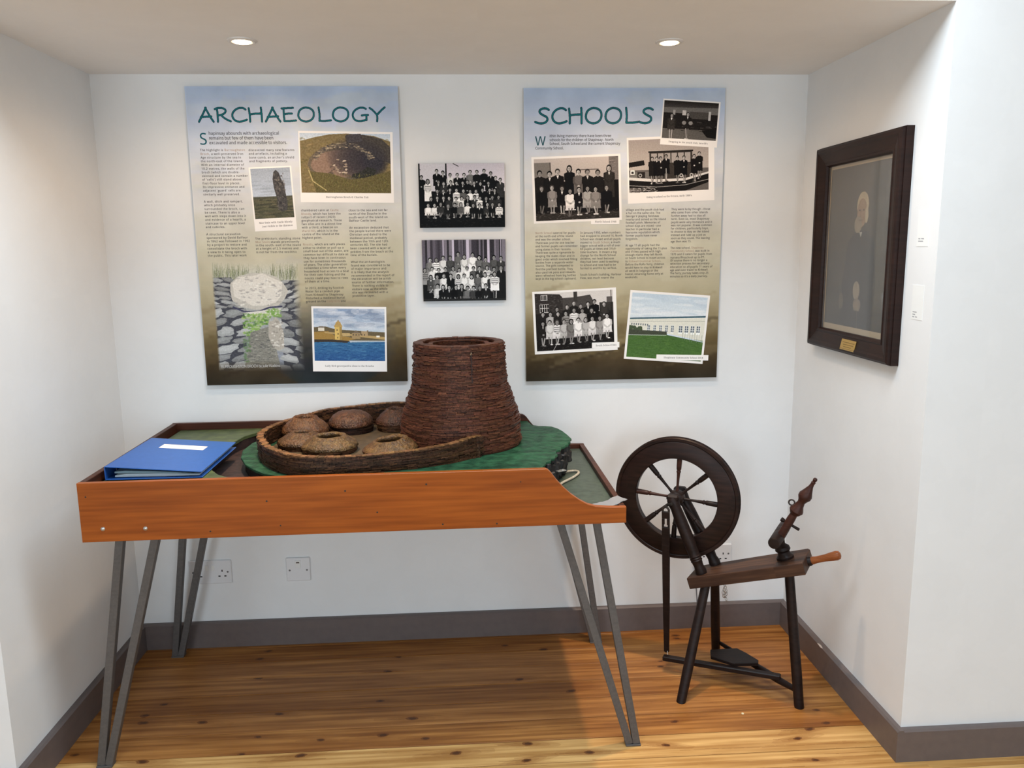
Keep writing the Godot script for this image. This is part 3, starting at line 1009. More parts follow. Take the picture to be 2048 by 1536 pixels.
	hut(o, Vector3(-0.632, GY, 0.232), 0.084, 0.078, 0.033, 0.0, 301, brown, c8(104, 70, 40))
	hut(o, Vector3(-0.482, GY, 0.145), 0.083, 0.078, 0.0, 0.0, 302, c8(60, 42, 34), c8(98, 64, 42), true)
	hut(o, Vector3(-0.318, GY, 0.130), 0.074, 0.080, 0.026, 0.0, 303, brown, c8(90, 58, 40))
	hut(o, Vector3(-0.618, GY, 0.368), 0.084, 0.054, 0.027, 0.0, 304, brown, c8(98, 71, 41))
	hut(o, Vector3(-0.512, GY, 0.440), 0.094, 0.056, 0.042, 0.0, 305, brown, c8(110, 86, 50))
	hut(o, Vector3(-0.306, GY, 0.505), 0.092, 0.054, 0.046, 0.12, 306, brown, c8(116, 86, 46))
	# the pale cut edge of the shore and a small bracket below the cliff
	var ed := Mb.new()
	ed.tube(along([Vector3(0.262, 0.791, 0.385), Vector3(0.322, 0.791, 0.362), Vector3(0.336, 0.791, 0.385), Vector3(0.31, 0.791, 0.44), Vector3(0.262, 0.791, 0.505), Vector3(0.24, 0.791, 0.56)], 26), 0.0045, 8)
	part("pale_shore_edge", ed, speck(51, c8(186, 178, 160), c8(140, 132, 116), 0.8, 14.0), o, org)
	var br := Mb.new()
	br.box(Transform3D(Basis(Vector3.UP, 0.5), Vector3(0.252, 0.850, 0.56)), Vector3(0.034, 0.003, 0.018), 0.0008)
	br.lathe(xf(Vector3(0.258, 0.8515, 0.557)), [Vector2(0.005, 0), Vector2(0.004, 0.002), Vector2(0, 0.003)], 12)
	part("bracket", br, mat(c8(150, 150, 146), 0.4, 0.6), o, org)

func _table_things() -> void:
	# ring binder, spine to the left
	var at := Vector3(-0.987, GY, 0.535)
	var o := thing("ring_binder", "blue ring binder lying closed on the left end of the display table", "binder", at)
	var blue := speck(61, c8(36, 88, 164), c8(33, 83, 156), 0.42, 6.0)
	var edge := mat(c8(24, 52, 110), 0.5)
	var W := 0.281
	var D := 0.366
	var hs := 0.041
	var hr := 0.018
	var tilt := atan2(hr - hs, W)
	var x0 := at.x - W / 2
	var bt := Mb.new()
	bt.box(xf(at + Vector3(0, 0.0012, 0)), Vector3(W, 0.0024, D), 0.0008)
	part("back_cover", bt, blue, o, at)
	var tc := Mb.new()
	tc.box(Transform3D(Basis(Vector3.BACK, tilt), Vector3(at.x, GY + (hs + hr) / 2, at.z)), Vector3(W / cos(tilt), 0.0024, D), 0.0008)
	var cover := part("front_cover", tc, blue, o, at)
	var spn := Mb.new()
	spn.box(xf(Vector3(x0 - 0.0008, GY + hs / 2, at.z)), Vector3(0.0026, hs + 0.001, D), 0.001)
	part("spine", spn, blue, o, at)
	var pg := Mb.new()
	var sheet := func(y0: float, y1: float, in0: float, in1: float) -> PackedVector2Array:
		return PackedVector2Array([Vector2(x0 + in0, y0), Vector2(x0 + W * 0.6, y0 - 0.002), Vector2(x0 + W - in1, GY + 0.0045), Vector2(x0 + W - in1, GY + 0.0085), Vector2(x0 + W * 0.6, y1 - 0.001), Vector2(x0 + in0 + 0.03, y1), Vector2(x0 + in0, y1 - 0.004)])
	pg.prism(sheet.call(GY + 0.006, GY + 0.014, 0.022, 0.012), xf(Vector3(0, 0, at.z + D / 2 - 0.014)), D - 0.024)
	part("paper_stack", pg, mat(c8(205, 222, 228), 0.7), o, at)
	var pk := Mb.new()
	pk.prism(PackedVector2Array([Vector2(x0 + 0.02, GY + 0.016), Vector2(x0 + W * 0.5, GY + 0.0135), Vector2(x0 + W - 0.03, GY + 0.0105), Vector2(x0 + W * 0.5, GY + 0.019), Vector2(x0 + 0.05, GY + 0.023), Vector2(x0 + 0.02, GY + 0.021)]), xf(Vector3(0, 0, at.z + D / 2 - 0.018)), D - 0.03)
	part("plastic_pockets", pk, mat(c8(140, 165, 176), 0.3), o, at)
	for s in [-0.12, -0.04, 0.04, 0.12]:
		var rg := Mb.new()
		var pts := []
		for i in 16: pts.append(Vector3(x0 + 0.02 + cos(TAU * i / 16) * 0.014, GY + 0.019 + sin(TAU * i / 16) * 0.014, at.z + s))
		rg.tube(pts, 0.0015, 6, false, 0.0, true)
		part("binder_ring", rg, chrome_m, o, at)
	var lb := Mb.new()
	var pic := Pic.new(142, 30, 4, c8(232, 228, 224))
	for k in [[28, 7], [50, 10], [62, 5], [82, 12], [104, 9]]: pic.line([Vector2(k[0], 14), Vector2(k[0] + k[1] * 0.5, 13.2), Vector2(k[0] + k[1], 14.4)], 1.3, c8(120, 112, 110, 0.6))
	var B := Basis(Vector3.BACK, tilt) * Basis(Vector3.UP, -0.02)
	var ctr := Vector3(-0.988, GY + lerpf(hs, hr, (-0.988 - x0) / W) + 0.0017, 0.452)
	var hx := B.x * 0.071
	var hz := B.z * 0.024
	lb.quad_uv(ctr - hx + hz, ctr + hx + hz, ctr + hx - hz, ctr - hx - hz)
	var under := B.y * 0.0006
	lb.quad(ctr - hx - hz - under, ctr + hx - hz - under, ctr + hx + hz - under, ctr - hx + hz - under)
	lb.quad(ctr - hx + hz - under, ctr + hx + hz - under, ctr + hx + hz, ctr - hx + hz)
	lb.quad(ctr + hx - hz - under, ctr - hx - hz - under, ctr - hx - hz, ctr + hx - hz)
	lb.quad(ctr + hx + hz - under, ctr + hx - hz - under, ctr + hx - hz, ctr + hx + hz)
	lb.quad(ctr - hx - hz - under, ctr - hx + hz - under, ctr - hx + hz, ctr - hx - hz)
	lb.fix(0)
	part("title_label", lb, tmat(pic.tex(), 0.6), cover, at)
	# clear plastic strip lying over the low corner of the tray
	var sm := mat(c8(132, 132, 134), 0.38)
	var so := thing("plastic_strip", "crumpled clear silvery plastic strip over the low right corner of the display table", "plastic", Vector3(0.36, 0.800, 0.745))
	var st := Mb.new()
	var c := along([Vector3(0.285, 0.7895, 0.775), Vector3(0.33, 0.793, 0.772), Vector3(0.375, 0.798, 0.760), Vector3(0.402, 0.8045, 0.748), Vector3(0.420, 0.8080, 0.738)], 16)
	var q := []
	var rng := RandomNumberGenerator.new()
	rng.seed = 8
	for i in c.size():
		var half := 0.008 + 0.011 * minf(1.0, i / 6.0)
		var wob := rng.randf_range(-0.0016, 0.0016)
		q.append([c[i] + Vector3(0.012, 0.0015 + wob, half), c[i] + Vector3(0, 0.001 - wob, 0), c[i] + Vector3(-0.012, 0.002 + wob, -half)])
	for i in q.size() - 1:
		for k in 2:
			var th := Vector3(0, 0.0008, 0)
			var a: Vector3 = q[i][k]; var b: Vector3 = q[i + 1][k]; var d: Vector3 = q[i + 1][k + 1]; var e: Vector3 = q[i][k + 1]
			st.quad(a + th, b + th, d + th, e + th, 3)
			st.quad(e - th, d - th, b - th, a - th, 4)
			if k == 0: st.quad(a - th, b - th, b + th, a + th, 5)
			else: st.quad(e + th, d + th, d - th, e - th, 6)
	st.fix(0)
	part("strip", st, sm, so, so.position)

# ------------------------------------------------------------------ the spinning wheel
const WC := Vector3(0.7074, 0.6641, 0.312)   # middle of the wheel
const WR := 0.2275

func _wheel() -> void:
	var org := Vector3(0.88, 0.0, 0.42)
	var o := thing("spinning_wheel", "old dark-stained wooden spinning wheel on three legs beside the right end of the display table", "spinning wheel", org)
	var oak := wood(71, c8(40, 27, 23), c8(22, 14, 12), 0.45, Vector3(3, 3, 3), 256, 256, 10.0, 1.4)
	var rim_m := wood(72, c8(44, 28, 23), c8(24, 15, 13), 0.4, Vector3(3, 3, 3), 256, 256, 8.0, 1.6)
	var bench_m := wood(73, c8(84, 58, 42), c8(48, 31, 24), 0.5, Vector3(1.6, 1.7, 2.0), 512, 256, 20.0, 1.6)
	var red := wood(74, c8(70, 40, 31), c8(46, 26, 22), 0.4, Vector3(3, 6, 3), 256, 256, 10.0, 1.2)
	var peg_m := wood(75, c8(146, 84, 46), c8(112, 60, 31), 0.3, Vector3(3, 8, 8), 256, 256, 10.0, 1.3)
	var iron := mat(c8(46, 42, 40), 0.45, 0.6)
	# axes of the bench (x along, y up through it, z away from the viewer) and of the wheel
	var a := 0.5678
	var s := 0.3235
	var ex := Vector3(cos(a) * cos(s), sin(s), sin(a) * cos(s))
	var ez := Vector3(sin(a), 0, -cos(a))
	var ey := ez.cross(ex).normalized()
	if ey.y < 0: ey = -ey
	var bo := Vector3(0.7314, 0.3596, 0.4279)
	var B := func(x: float, y: float, z: float) -> Vector3: return bo + ex * x + ey * y + ez * z
	var wy := 0.5
	var n := Vector3(-sin(wy), 0, cos(wy))    # wheel axle, towards the viewer
	var u := Vector3(cos(wy), 0, sin(wy))
	# bench
	var bench := Mb.new()
	bench.prism(PackedVector2Array([Vector2(0, 0), Vector2(0.004, -0.125), Vector2(0.404, -0.152), Vector2(0.412, -0.14), Vector2(0.4102, 0)]), Transform3D.IDENTITY, 0.0412, 0.0022)
	part("bench", bench, bench_m, o).transform = Transform3D(Basis(ex, -ez, ey), B.call(0, 0.0412, 0) - org)
	# three legs, round and slightly tapered
	for L in [[B.call(0.052, 0.0, 0.026), Vector3(0.6735, 0, 0.553)], [B.call(0.062, 0.0, 0.112), Vector3(0.9050, 0, 0.2144)], [B.call(0.342, 0.0, 0.066), Vector3(1.0690, 0, 0.6175)]]:
		var top: Vector3 = L[0] + (L[0] - L[1]).normalized() * 0.012
		var d: Vector3 = top - L[1]
		var leg := Mb.new()
		leg.tube([L[1], L[1] + d * 0.25, L[1] + d * 0.6, top], [0.0165, 0.0175, 0.0170, 0.0160], 14)
		# the sole is cut level with the floor
		for i in leg.p.size():
			if leg.p[i].y < 0.016: leg.p[i].y = 0.0
		part("leg", leg, oak, o, org)
	# wheel: rim with turned grooves, hub, eight turned spokes
	var whl := Node3D.new()
	whl.name = "wheel"
	o.add_child(whl, true)
	whl.position = WC - org
	var rim := Mb.new()
	var hw := 0.017
	rim.lathe(axis_xf(WC, n), [Vector2(0.1495, -hw * 0.8), Vector2(0.1495, hw * 0.8), Vector2(0.152, hw), Vector2(0.209, hw), Vector2(0.2125, hw * 0.86), Vector2(0.215, hw), Vector2(WR - 0.003, hw), Vector2(WR, hw * 0.75), Vector2(WR - 0.001, hw * 0.45), Vector2(WR - 0.008, hw * 0.3), Vector2(WR - 0.008, 0.0), Vector2(WR - 0.002, -hw * 0.1), Vector2(WR - 0.008, -hw * 0.2), Vector2(WR - 0.008, -hw * 0.45), Vector2(WR, -hw * 0.6), Vector2(WR - 0.002, -hw), Vector2(0.152, -hw)], 96, true)
	part("rim", rim, rim_m, whl, WC)
	var hub := Mb.new()
	hub.lathe(axis_xf(WC, n), [Vector2(0, -0.042), Vector2(0.014, -0.042), Vector2(0.017, -0.036), Vector2(0.017, -0.026), Vector2(0.026, -0.020), Vector2(0.029, -0.012), Vector2(0.029, 0.012), Vector2(0.026, 0.020), Vector2(0.017, 0.026), Vector2(0.017, 0.036), Vector2(0.014, 0.042), Vector2(0, 0.042)], 28)
	part("hub", hub, oak, whl, WC)
	for k in 8:
		var t := deg_to_rad(87.0 + 45.0 * k)
		var d := u * cos(t) + Vector3.UP * sin(t)
		var sp := Mb.new()
		sp.lathe(axis_xf(WC, d), [Vector2(0.0, 0.026), Vector2(0.0065, 0.027), Vector2(0.0052, 0.036), Vector2(0.0045, 0.045), Vector2(0.0054, 0.075), Vector2(0.0064, 0.094), Vector2(0.0086, 0.099), Vector2(0.0066, 0.104), Vector2(0.0088, 0.109), Vector2(0.0094, 0.122), Vector2(0.0098, 0.1515), Vector2(0, 0.1525)], 12)
		part("spoke", sp, red if k in [0, 2] else oak, whl, WC)
	var axle := Mb.new()
	axle.lathe(axis_xf(WC, n), [Vector2(0, -0.075), Vector2(0.0055, -0.074), Vector2(0.0055, 0.083), Vector2(0, 0.084)], 12)
	part("axle", axle, iron, whl, WC)
	# the two leaning uprights that carry the axle
	var fat := func(pr0: Array, f: float) -> Array:
		var out := []
		for q in pr0: out.append(Vector2(q.x * f, q.y))
		return out
	for q in [[B.call(0.048, 0.0395, 0.032), 1.0], [B.call(0.078, 0.0395, 0.113), -1.0]]:
		var base: Vector3 = q[0]
		var top: Vector3 = WC + n * (0.053 * q[1]) + Vector3(0, 0.012, 0)
		if q[1] > 0: top += u * -0.004
		var d := (top - base)
		var L := d.length()
		var up := Mb.new()
		up.lathe(axis_xf(base, d), fat.call([Vector2(0, 0), Vector2(0.0150, 0.0), Vector2(0.0165, 0.012), Vector2(0.0135, 0.030), Vector2(0.0150, 0.048), Vector2(0.0170, 0.052), Vector2(0.0150, 0.056), Vector2(0.0172, 0.060), Vector2(0.0150, 0.064), Vector2(0.0172, 0.068), Vector2(0.0152, 0.073), Vector2(0.0160, 0.09), Vector2(0.0172, L * 0.45), Vector2(0.0168, L * 0.7), Vector2(0.0150, L * 0.88), Vector2(0.0165, L * 0.92), Vector2(0.0165, L * 0.985), Vector2(0.014, L + 0.004), Vector2(0.006, L + 0.008), Vector2(0, L + 0.008)], 1.28), 18)
		part("upright", up, oak, o, org)
	# bearing caps across the heads of the uprights
	for g in [1.0, -1.0]:
		var cp := Mb.new()
		cp.box(Transform3D(Basis(u, Vector3.UP, n), WC + n * 0.053 * g + Vector3(0, 0.016, 0)), Vector3(0.046, 0.024, 0.030), 0.007)
		part("bearing_cap", cp, oak, o, org)
	# crank, and the footman rod with its leather loop and keyhole slot
	var crank := Mb.new()
	var cr := Vector3(0.664, 0.655, 0.3545) + n * 0.012
	crank.tube(along([WC + n * 0.080, WC + n * 0.083 + (cr - WC - n * 0.083) * 0.5, cr + n * 0.002, cr + n * 0.02], 12), 0.0052, 8)
	part("crank", crank, iron, o, org)
	var top := cr + Vector3(-0.002, -0.022, 0) + n * 0.008
	var bottom := Vector3(0.678, 0.068, 0.330)
	var dn := (bottom - top).normalized()
	var right := u.slide(dn).normalized()
	var fr := right.cross(dn).normalized()
	if fr.z < 0: fr = -fr
	var P := func(x: float, y: float, z: float) -> Vector3: return top + right * x + dn * y + fr * z
	var rod := Mb.new()
	var hole_top := 0.026
	var strip_box := func(x0: float, x1: float, y0: float, y1: float, w1 := -1.0) -> void:
		rod.box(Transform3D(Basis(right, -dn, fr), P.call((x0 + x1) / 2, (y0 + y1) / 2, 0)), Vector3(x1 - x0, y1 - y0, 0.010), 0.001)
	strip_box.call(-0.0138, 0.0138, 0.0, hole_top)
	strip_box.call(-0.0138, -0.0046, hole_top, hole_top + 0.024); strip_box.call(0.0046, 0.0138, hole_top, hole_top + 0.024)
	strip_box.call(-0.0138, -0.0072, hole_top + 0.024, hole_top + 0.034); strip_box.call(0.0072, 0.0138, hole_top + 0.024, hole_top + 0.034)
	strip_box.call(-0.0138, 0.0138, hole_top + 0.034, 0.13)
	var Lr := top.distance_to(bottom)
	var pr := PackedVector2Array([Vector2(-0.0138, -0.13), Vector2(0.0138, -0.13), Vector2(0.0125, -Lr * 0.6), Vector2(0.0092, -Lr + 0.004), Vector2(0.004, -Lr), Vector2(-0.004, -Lr), Vector2(-0.0092, -Lr + 0.004), Vector2(-0.0125, -Lr * 0.6)])
	rod.prism(pr, Transform3D(Basis(right, -dn, fr), P.call(0, 0, 0.005)), 0.010, 0.001)
	part("footman_rod", rod, oak, o, org)
	var loop := Mb.new()
	var lp := []
	for i in 18: lp.append(P.call(cos(TAU * i / 18) * 0.0115, -0.004 + sin(TAU * i / 18) * 0.0135, 0.0))
	loop.tube(lp, 0.0042, 8, false, 0.0, true)
	part("leather_loop", loop, mat(c8(34, 26, 22), 0.6), o, org)
	# treadle: crossbar between two legs, long bar with the footboard
	var cb := Mb.new()
	cb.tube([Vector3(0.913, 0.044, 0.232), Vector3(0.958, 0.046, 0.345), Vector3(1.01, 0.050, 0.480), Vector3(1.030, 0.052, 0.530), Vector3(1.066, 0.055, 0.606)], [0.0075, 0.0095, 0.0135, 0.0130, 0.0095], 10)
	part("treadle_crossbar", cb, oak, o, org)
	var tb := Mb.new()
	var t0 := Vector3(0.661, 0.055, 0.345)
	var t1 := Vector3(1.034, 0.066, 0.535)
	var td := (t1 - t0).normalized()
	var tz := td.cross(Vector3.UP).normalized()
	tb.box(Transform3D(Basis(td, tz.cross(td), tz), (t0 + t1) / 2), Vector3(t0.distance_to(t1), 0.018, 0.024), 0.003)
	part("treadle_bar", tb, oak, o, org)
	var fb := Mb.new()
	var flat := PackedVector2Array([Vector2(0.825, -0.400), Vector2(0.838, -0.352), Vector2(0.940, -0.350), Vector2(0.962, -0.385), Vector2(0.988, -0.442), Vector2(0.980, -0.462), Vector2(0.892, -0.458)])
	fb.prism(flat, Transform3D(Basis(Vector3.RIGHT, Vector3.FORWARD, Vector3.UP), Vector3(0, 0.083, 0)), 0.013, 0.002)
	part("footboard", fb, oak, o, org)
	var cord := Mb.new()
	cord.tube([bottom + Vector3(0, 0.010, 0.012), bottom + Vector3(0.001, -0.010, 0.013)], 0.0011, 6)
	part("tie_cord", cord, mat(c8(220, 214, 205), 0.8), o, org)
	# head of the wheel: turned boss, the barrel across it, one maiden with its leather eye and pins
	var kb: Vector3 = B.call(0.340, 0.0412, 0.075)
	var boss := Mb.new()
	boss.lathe(axis_xf(kb, ey), [Vector2(0, 0), Vector2(0.029, 0), Vector2(0.030, 0.008), Vector2(0.022, 0.016), Vector2(0.020, 0.024), Vector2(0.026, 0.032), Vector2(0.024, 0.042), Vector2(0.015, 0.050), Vector2(0.012, 0.058), Vector2(0, 0.06)], 24)
	part("boss", boss, oak, o, org)
	var ctr := Vector3(1.012, 0.592, 0.5234)
	var bar := Mb.new()
	bar.lathe(axis_xf(ctr, ez), [Vector2(0, -0.104), Vector2(0.017, -0.103), Vector2(0.0205, -0.096), Vector2(0.0205, -0.018), Vector2(0.0190, -0.016), Vector2(0.0205, -0.013), Vector2(0.0205, 0.032), Vector2(0.0190, 0.034), Vector2(0.0205, 0.037), Vector2(0.0200, 0.092), Vector2(0.016, 0.10), Vector2(0, 0.10)], 24)
	part("barrel", bar, oak, o, org)
	var neck := Mb.new()
	neck.tube([kb + ey * 0.05, ctr], [0.013, 0.013], 12)
	part("neck", neck, oak, o, org)
	var m0 := Vector3(0.998, 0.597, 0.5595)
	var m1 := Vector3(1.0858, 0.8148, 0.6155)
	var md := m1 - m0
	var ML := md.length()
	var maiden := Mb.new()
	var mp := [[0.0, 0.0], [0.0138, 0.0], [0.0135, 0.03], [0.0140, 0.30], [0.0125, 0.39], [0.0165, 0.405], [0.0235, 0.455], [0.0225, 0.475], [0.0150, 0.54], [0.0120, 0.60], [0.0150, 0.635], [0.0215, 0.68], [0.0220, 0.72], [0.0150, 0.785], [0.0080, 0.86], [0.0062, 0.91], [0.0075, 0.935], [0.0050, 0.945], [0.0062, 0.958], [0.0072, 0.98], [0.0050, 1.0], [0.0, 1.005]]
	var mpv := []
	for q in mp: mpv.append(Vector2(q[0], q[1] * ML))
	maiden.lathe(axis_xf(m0, md), mpv, 20)
	part("maiden", maiden, red, o, org)
	var mx := md.cross(ez).normalized()
	if mx.x > 0: mx = -mx
	var eye := Mb.new()
	var ec := m0 + md * 0.525 + mx * 0.025
	var ep := []
	for i in 16: ep.append(ec + (mx * cos(TAU * i / 16) + md.normalized() * sin(TAU * i / 16)) * 0.0095)
	eye.tube(ep, 0.0028, 8, false, 0.0, true)
	part("leather_eye", eye, mat(c8(40, 28, 24), 0.6), o, org)
	var pin := Mb.new()
	pin.lathe(axis_xf(m0 + md * 0.235, -mx), [Vector2(0, -0.028), Vector2(0.0068, -0.027), Vector2(0.0080, -0.022), Vector2(0.0060, -0.016), Vector2(0.0045, -0.012), Vector2(0.0045, 0.018), Vector2(0.0052, 0.036), Vector2(0.004, 0.040), Vector2(0, 0.040)], 12)
	part("pin", pin, oak, o, org)
	# tension peg in the high end of the bench
	var peg := Mb.new()
	var p0: Vector3 = B.call(0.408, 0.020, 0.075)
	var p1 := Vector3(1.1775, 0.5540, 0.6300)
	var col := Mb.new()
	col.lathe(axis_xf(p0, p1 - p0), [Vector2(0, 0), Vector2(0.0165, 0), Vector2(0.0165, 0.010), Vector2(0.0135, 0.016), Vector2(0, 0.016)], 20)
	part("peg_collar", col, oak, o, org)
	var PL := p0.distance_to(p1)
	peg.lathe(axis_xf(p0, p1 - p0), [Vector2(0, 0.012), Vector2(0.0125, 0.012), Vector2(0.0135, 0.020), Vector2(0.0115, 0.032), Vector2(0.0122, PL * 0.55), Vector2(0.0150, PL * 0.75), Vector2(0.0160, PL * 0.88), Vector2(0.0135, PL * 0.96), Vector2(0.007, PL * 0.995), Vector2(0, PL)], 20)
	part("tension_peg", peg, peg_m, o, org)
	# short chain hanging from the underside of the bench
	var ch := Vector3(0.862, 0.398, 0.415)
	var co := thing("chain", "short tangled steel chain hanging under the bench of the spinning wheel", "chain", ch)
	for k in 12:
		var lk := Mb.new()
		var c := ch + Vector3(0.003 * sin(k * 2.1) + (0.006 if k > 5 else 0.0), -0.006 - 0.0088 * k, 0.003 * cos(k * 1.3))
		if k > 9: c = ch + Vector3(-0.009 + 0.003 * (k - 9), -0.045 - 0.014 * (k - 9), 0.004)
		var ln := []
		var turn := Basis(Vector3.UP, 0.4 + (PI / 2 if k % 2 else 0.0)) * Basis(Vector3.BACK, 0.5 * sin(k * 1.9))
		for i in 14: ln.append(c + turn * Vector3(0.0048 * cos(TAU * i / 14), 0.0078 * sin(TAU * i / 14), 0))
		lk.tube(ln, 0.0012, 6, false, 0.0, true)
		part("link", lk, chrome_m, co, ch)

# ------------------------------------------------------------------ printed pictures
const GAIN := 1.10   # print colours as they look under full light
func pc(r: float, g: float, b: float, a := 1.0) -> Color:
	return Color(minf(1, r * GAIN / 255.0), minf(1, g * GAIN / 255.0), minf(1, b * GAIN / 255.0), a)
func gy(v: float, warm := 0.0) -> Color:
	return pc(v + warm, v, v - warm * 0.6)

func person(p: Pic, rng: RandomNumberGenerator, x: float, y: float, s: float, tone: float, body: float, legs := 0.0, warm := 0.0, long_hair := false, seated := false) -> void:
	# a small figure in a group photograph: x, y the middle of the face, s half the face's width, body and legs in face widths
	var skin := gy(rng.randf_range(130, 180), warm)
	var hair := gy(rng.randf_range(18, 70), warm)
	var cloth := gy(tone, warm)
	var lean := rng.randf_range(-0.25, 0.25) * s
	var sh := rng.randf_range(1.9, 2.25) * s
	var by := y + (1.6 + body * 2) * s
	p.poly([Vector2(x - s * 0.6, y + 1.15 * s), Vector2(x + s * 0.6, y + 1.15 * s), Vector2(x + sh, y + 1.9 * s), Vector2(x + sh * 1.08, by), Vector2(x - sh * 1.08, by), Vector2(x - sh, y + 1.9 * s)], cloth)
	# sleeves a little apart from the body
	for d in [-1, 1]: p.line([Vector2(x + d * sh * 0.95, y + 2.2 * s), Vector2(x + d * sh * 1.0, y + 4.2 * s), Vector2(x + d * s * 0.5, y + 5.6 * s)], s * 0.85, gy(tone * 0.82 + 4, warm))
	if body > 1.2 and rng.randf() < 0.5: p.ell(x + lean, y + 5.7 * s, s * 0.55, s * 0.42, skin)
	if tone < 90 and rng.randf() < 0.6: p.poly([Vector2(x - s * 0.55, y + 1.3 * s), Vector2(x + s * 0.55, y + 1.3 * s), Vector2(x, y + 2.9 * s)], gy(rng.randf_range(170, 215), warm))
	if tone > 120 and rng.randf() < 0.4:
		for k in 3: p.line([Vector2(x - sh * 0.8, y + (2.6 + k) * s), Vector2(x + sh * 0.8, y + (2.6 + k) * s)], s * 0.3, gy(70, warm), false)
	if long_hair: p.ell(x, y + 0.3 * s, s * 1.2, s * 1.45, hair)
	p.rect(x - s * 0.35, y + 0.8 * s, s * 0.7, s * 0.7, gy(140, warm))
	p.ell(x, y - 0.28 * s, s * 1.08, s * 1.18, hair)
	p.ell(x + lean * 0.4, y + 0.12 * s, s * 0.8, s * 0.93, skin)
	p.ell(x + s * 0.35, y + 0.2 * s, s * 0.42, s * 0.8, gy(120, warm).lerp(skin, 0.45))
	for d in [-1, 1]: p.ell(x + d * s * 0.34 + lean * 0.4, y, s * 0.17, s * 0.10, gy(70, warm))
	p.ell(x + lean * 0.4, y + 0.62 * s, s * 0.3, s * 0.1, gy(80, warm))
	if legs > 0:
		var ly := by + legs * 2 * s
		if seated:
			p.poly([Vector2(x - sh * 0.9, by - s * 1.4), Vector2(x + sh * 0.9, by - s * 1.4), Vector2(x + sh * 1.2, by + s * 0.8), Vector2(x - sh * 1.2, by + s * 0.8)], gy(tone * 0.9 + 8, warm))
		for d in [-1, 1]:
			p.line([Vector2(x + d * s * 0.75, by), Vector2(x + d * s * (0.55 if rng.randf() < 0.6 else -0.1), ly)], s * 0.62, gy(rng.randf_range(90, 165), warm))
			p.ell(x + d * s * 0.6, ly + s * 0.2, s * 0.7, s * 0.35, gy(rng.randf_range(20, 210), warm))

func tones(rng: RandomNumberGenerator) -> float:
	return [24.0, 30.0, 40.0, 58.0, 95.0, 150.0, 205.0, 215.0][rng.randi() % 8]

func pic_group_outdoors() -> Pic:   # 180 x 130
	var rng := RandomNumberGenerator.new()
	rng.seed = 3
	var p := Pic.new(180, 130, 4, gy(186))
	p.grad(0, 60, pc(172, 168, 176), pc(196, 192, 198))
	p.rect(0, 0, 57, 62, pc(176, 174, 180))
	p.rect(56, 0, 3, 44, gy(28))
	p.line([Vector2(72, 0), Vector2(84, 6)], 1.5, gy(60), false)
	p.rect(0, 0, 3, 130, gy(20)); p.rect(2, 12, 3, 1, gy(20))
	p.rect(0, 56, 180, 74, gy(20))
	for i in 240: p.blob(rng.randf_range(0, 180), rng.randf_range(108, 130), rng.randf_range(0.6, 2.6), 0.7, gy(rng.randf_range(14, 60)), rng)
	for q in [[6, 28, 25.0], [161, 30, 30.0], [171, 34, 60.0]]: person(p, rng, q[0], q[1], 3.3, q[2], 4.5)
	var xs := [38, 51, 66, 81, 95, 108, 122, 137, 151]
	for i in 9: person(p, rng, xs[i], [16, 19, 24, 24, 24, 18, 18, 16, 21][i], 3.4, [20, 24, 190, 30, 26, 110, 34, 22, 30][i], 3.5)
	person(p, rng, 19, 36, 3.7, 205, 4.6, 0, 0, true)
	xs = [41, 52, 67, 79, 92, 102, 116, 129, 146]
	for i in 9: person(p, rng, xs[i], 39 + rng.randf_range(-2, 2), 3.1, [40, 60, 40, 24, 30, 24, 24, 22, 34][i], 2.8, 0, 0, i % 3 == 1)
	for i in 10: person(p, rng, 38 + i * 13.6 + rng.randf_range(-1.5, 1.5), 55 + rng.randf_range(-2, 2), 3.2, tones(rng), 2.8, 0, 0, i % 2 == 0)
	for i in 12: person(p, rng, 25 + i * 12.9 + rng.randf_range(-1.5, 1.5), 70 + rng.randf_range(-2, 2), 3.2, tones(rng), 2.4, 0, 0, i % 3 == 0)
	for i in 12: person(p, rng, 19 + i * 13.6 + rng.randf_range(-1.5, 1.5), 84 + rng.randf_range(-2, 2), 3.3, [215.0, 205.0, 60.0, 40.0, 26.0, 90.0, 210.0, 30.0, 30.0, 60.0, 30.0, 212.0][i], 1.9, 1.1, 0, i % 2 == 1, true)
	p.soft(2.0)
	p.im.adjust_bcs(0.96, 1.28, 1.0)
	p.mottle(4, 0.25, 0.08)
	return p

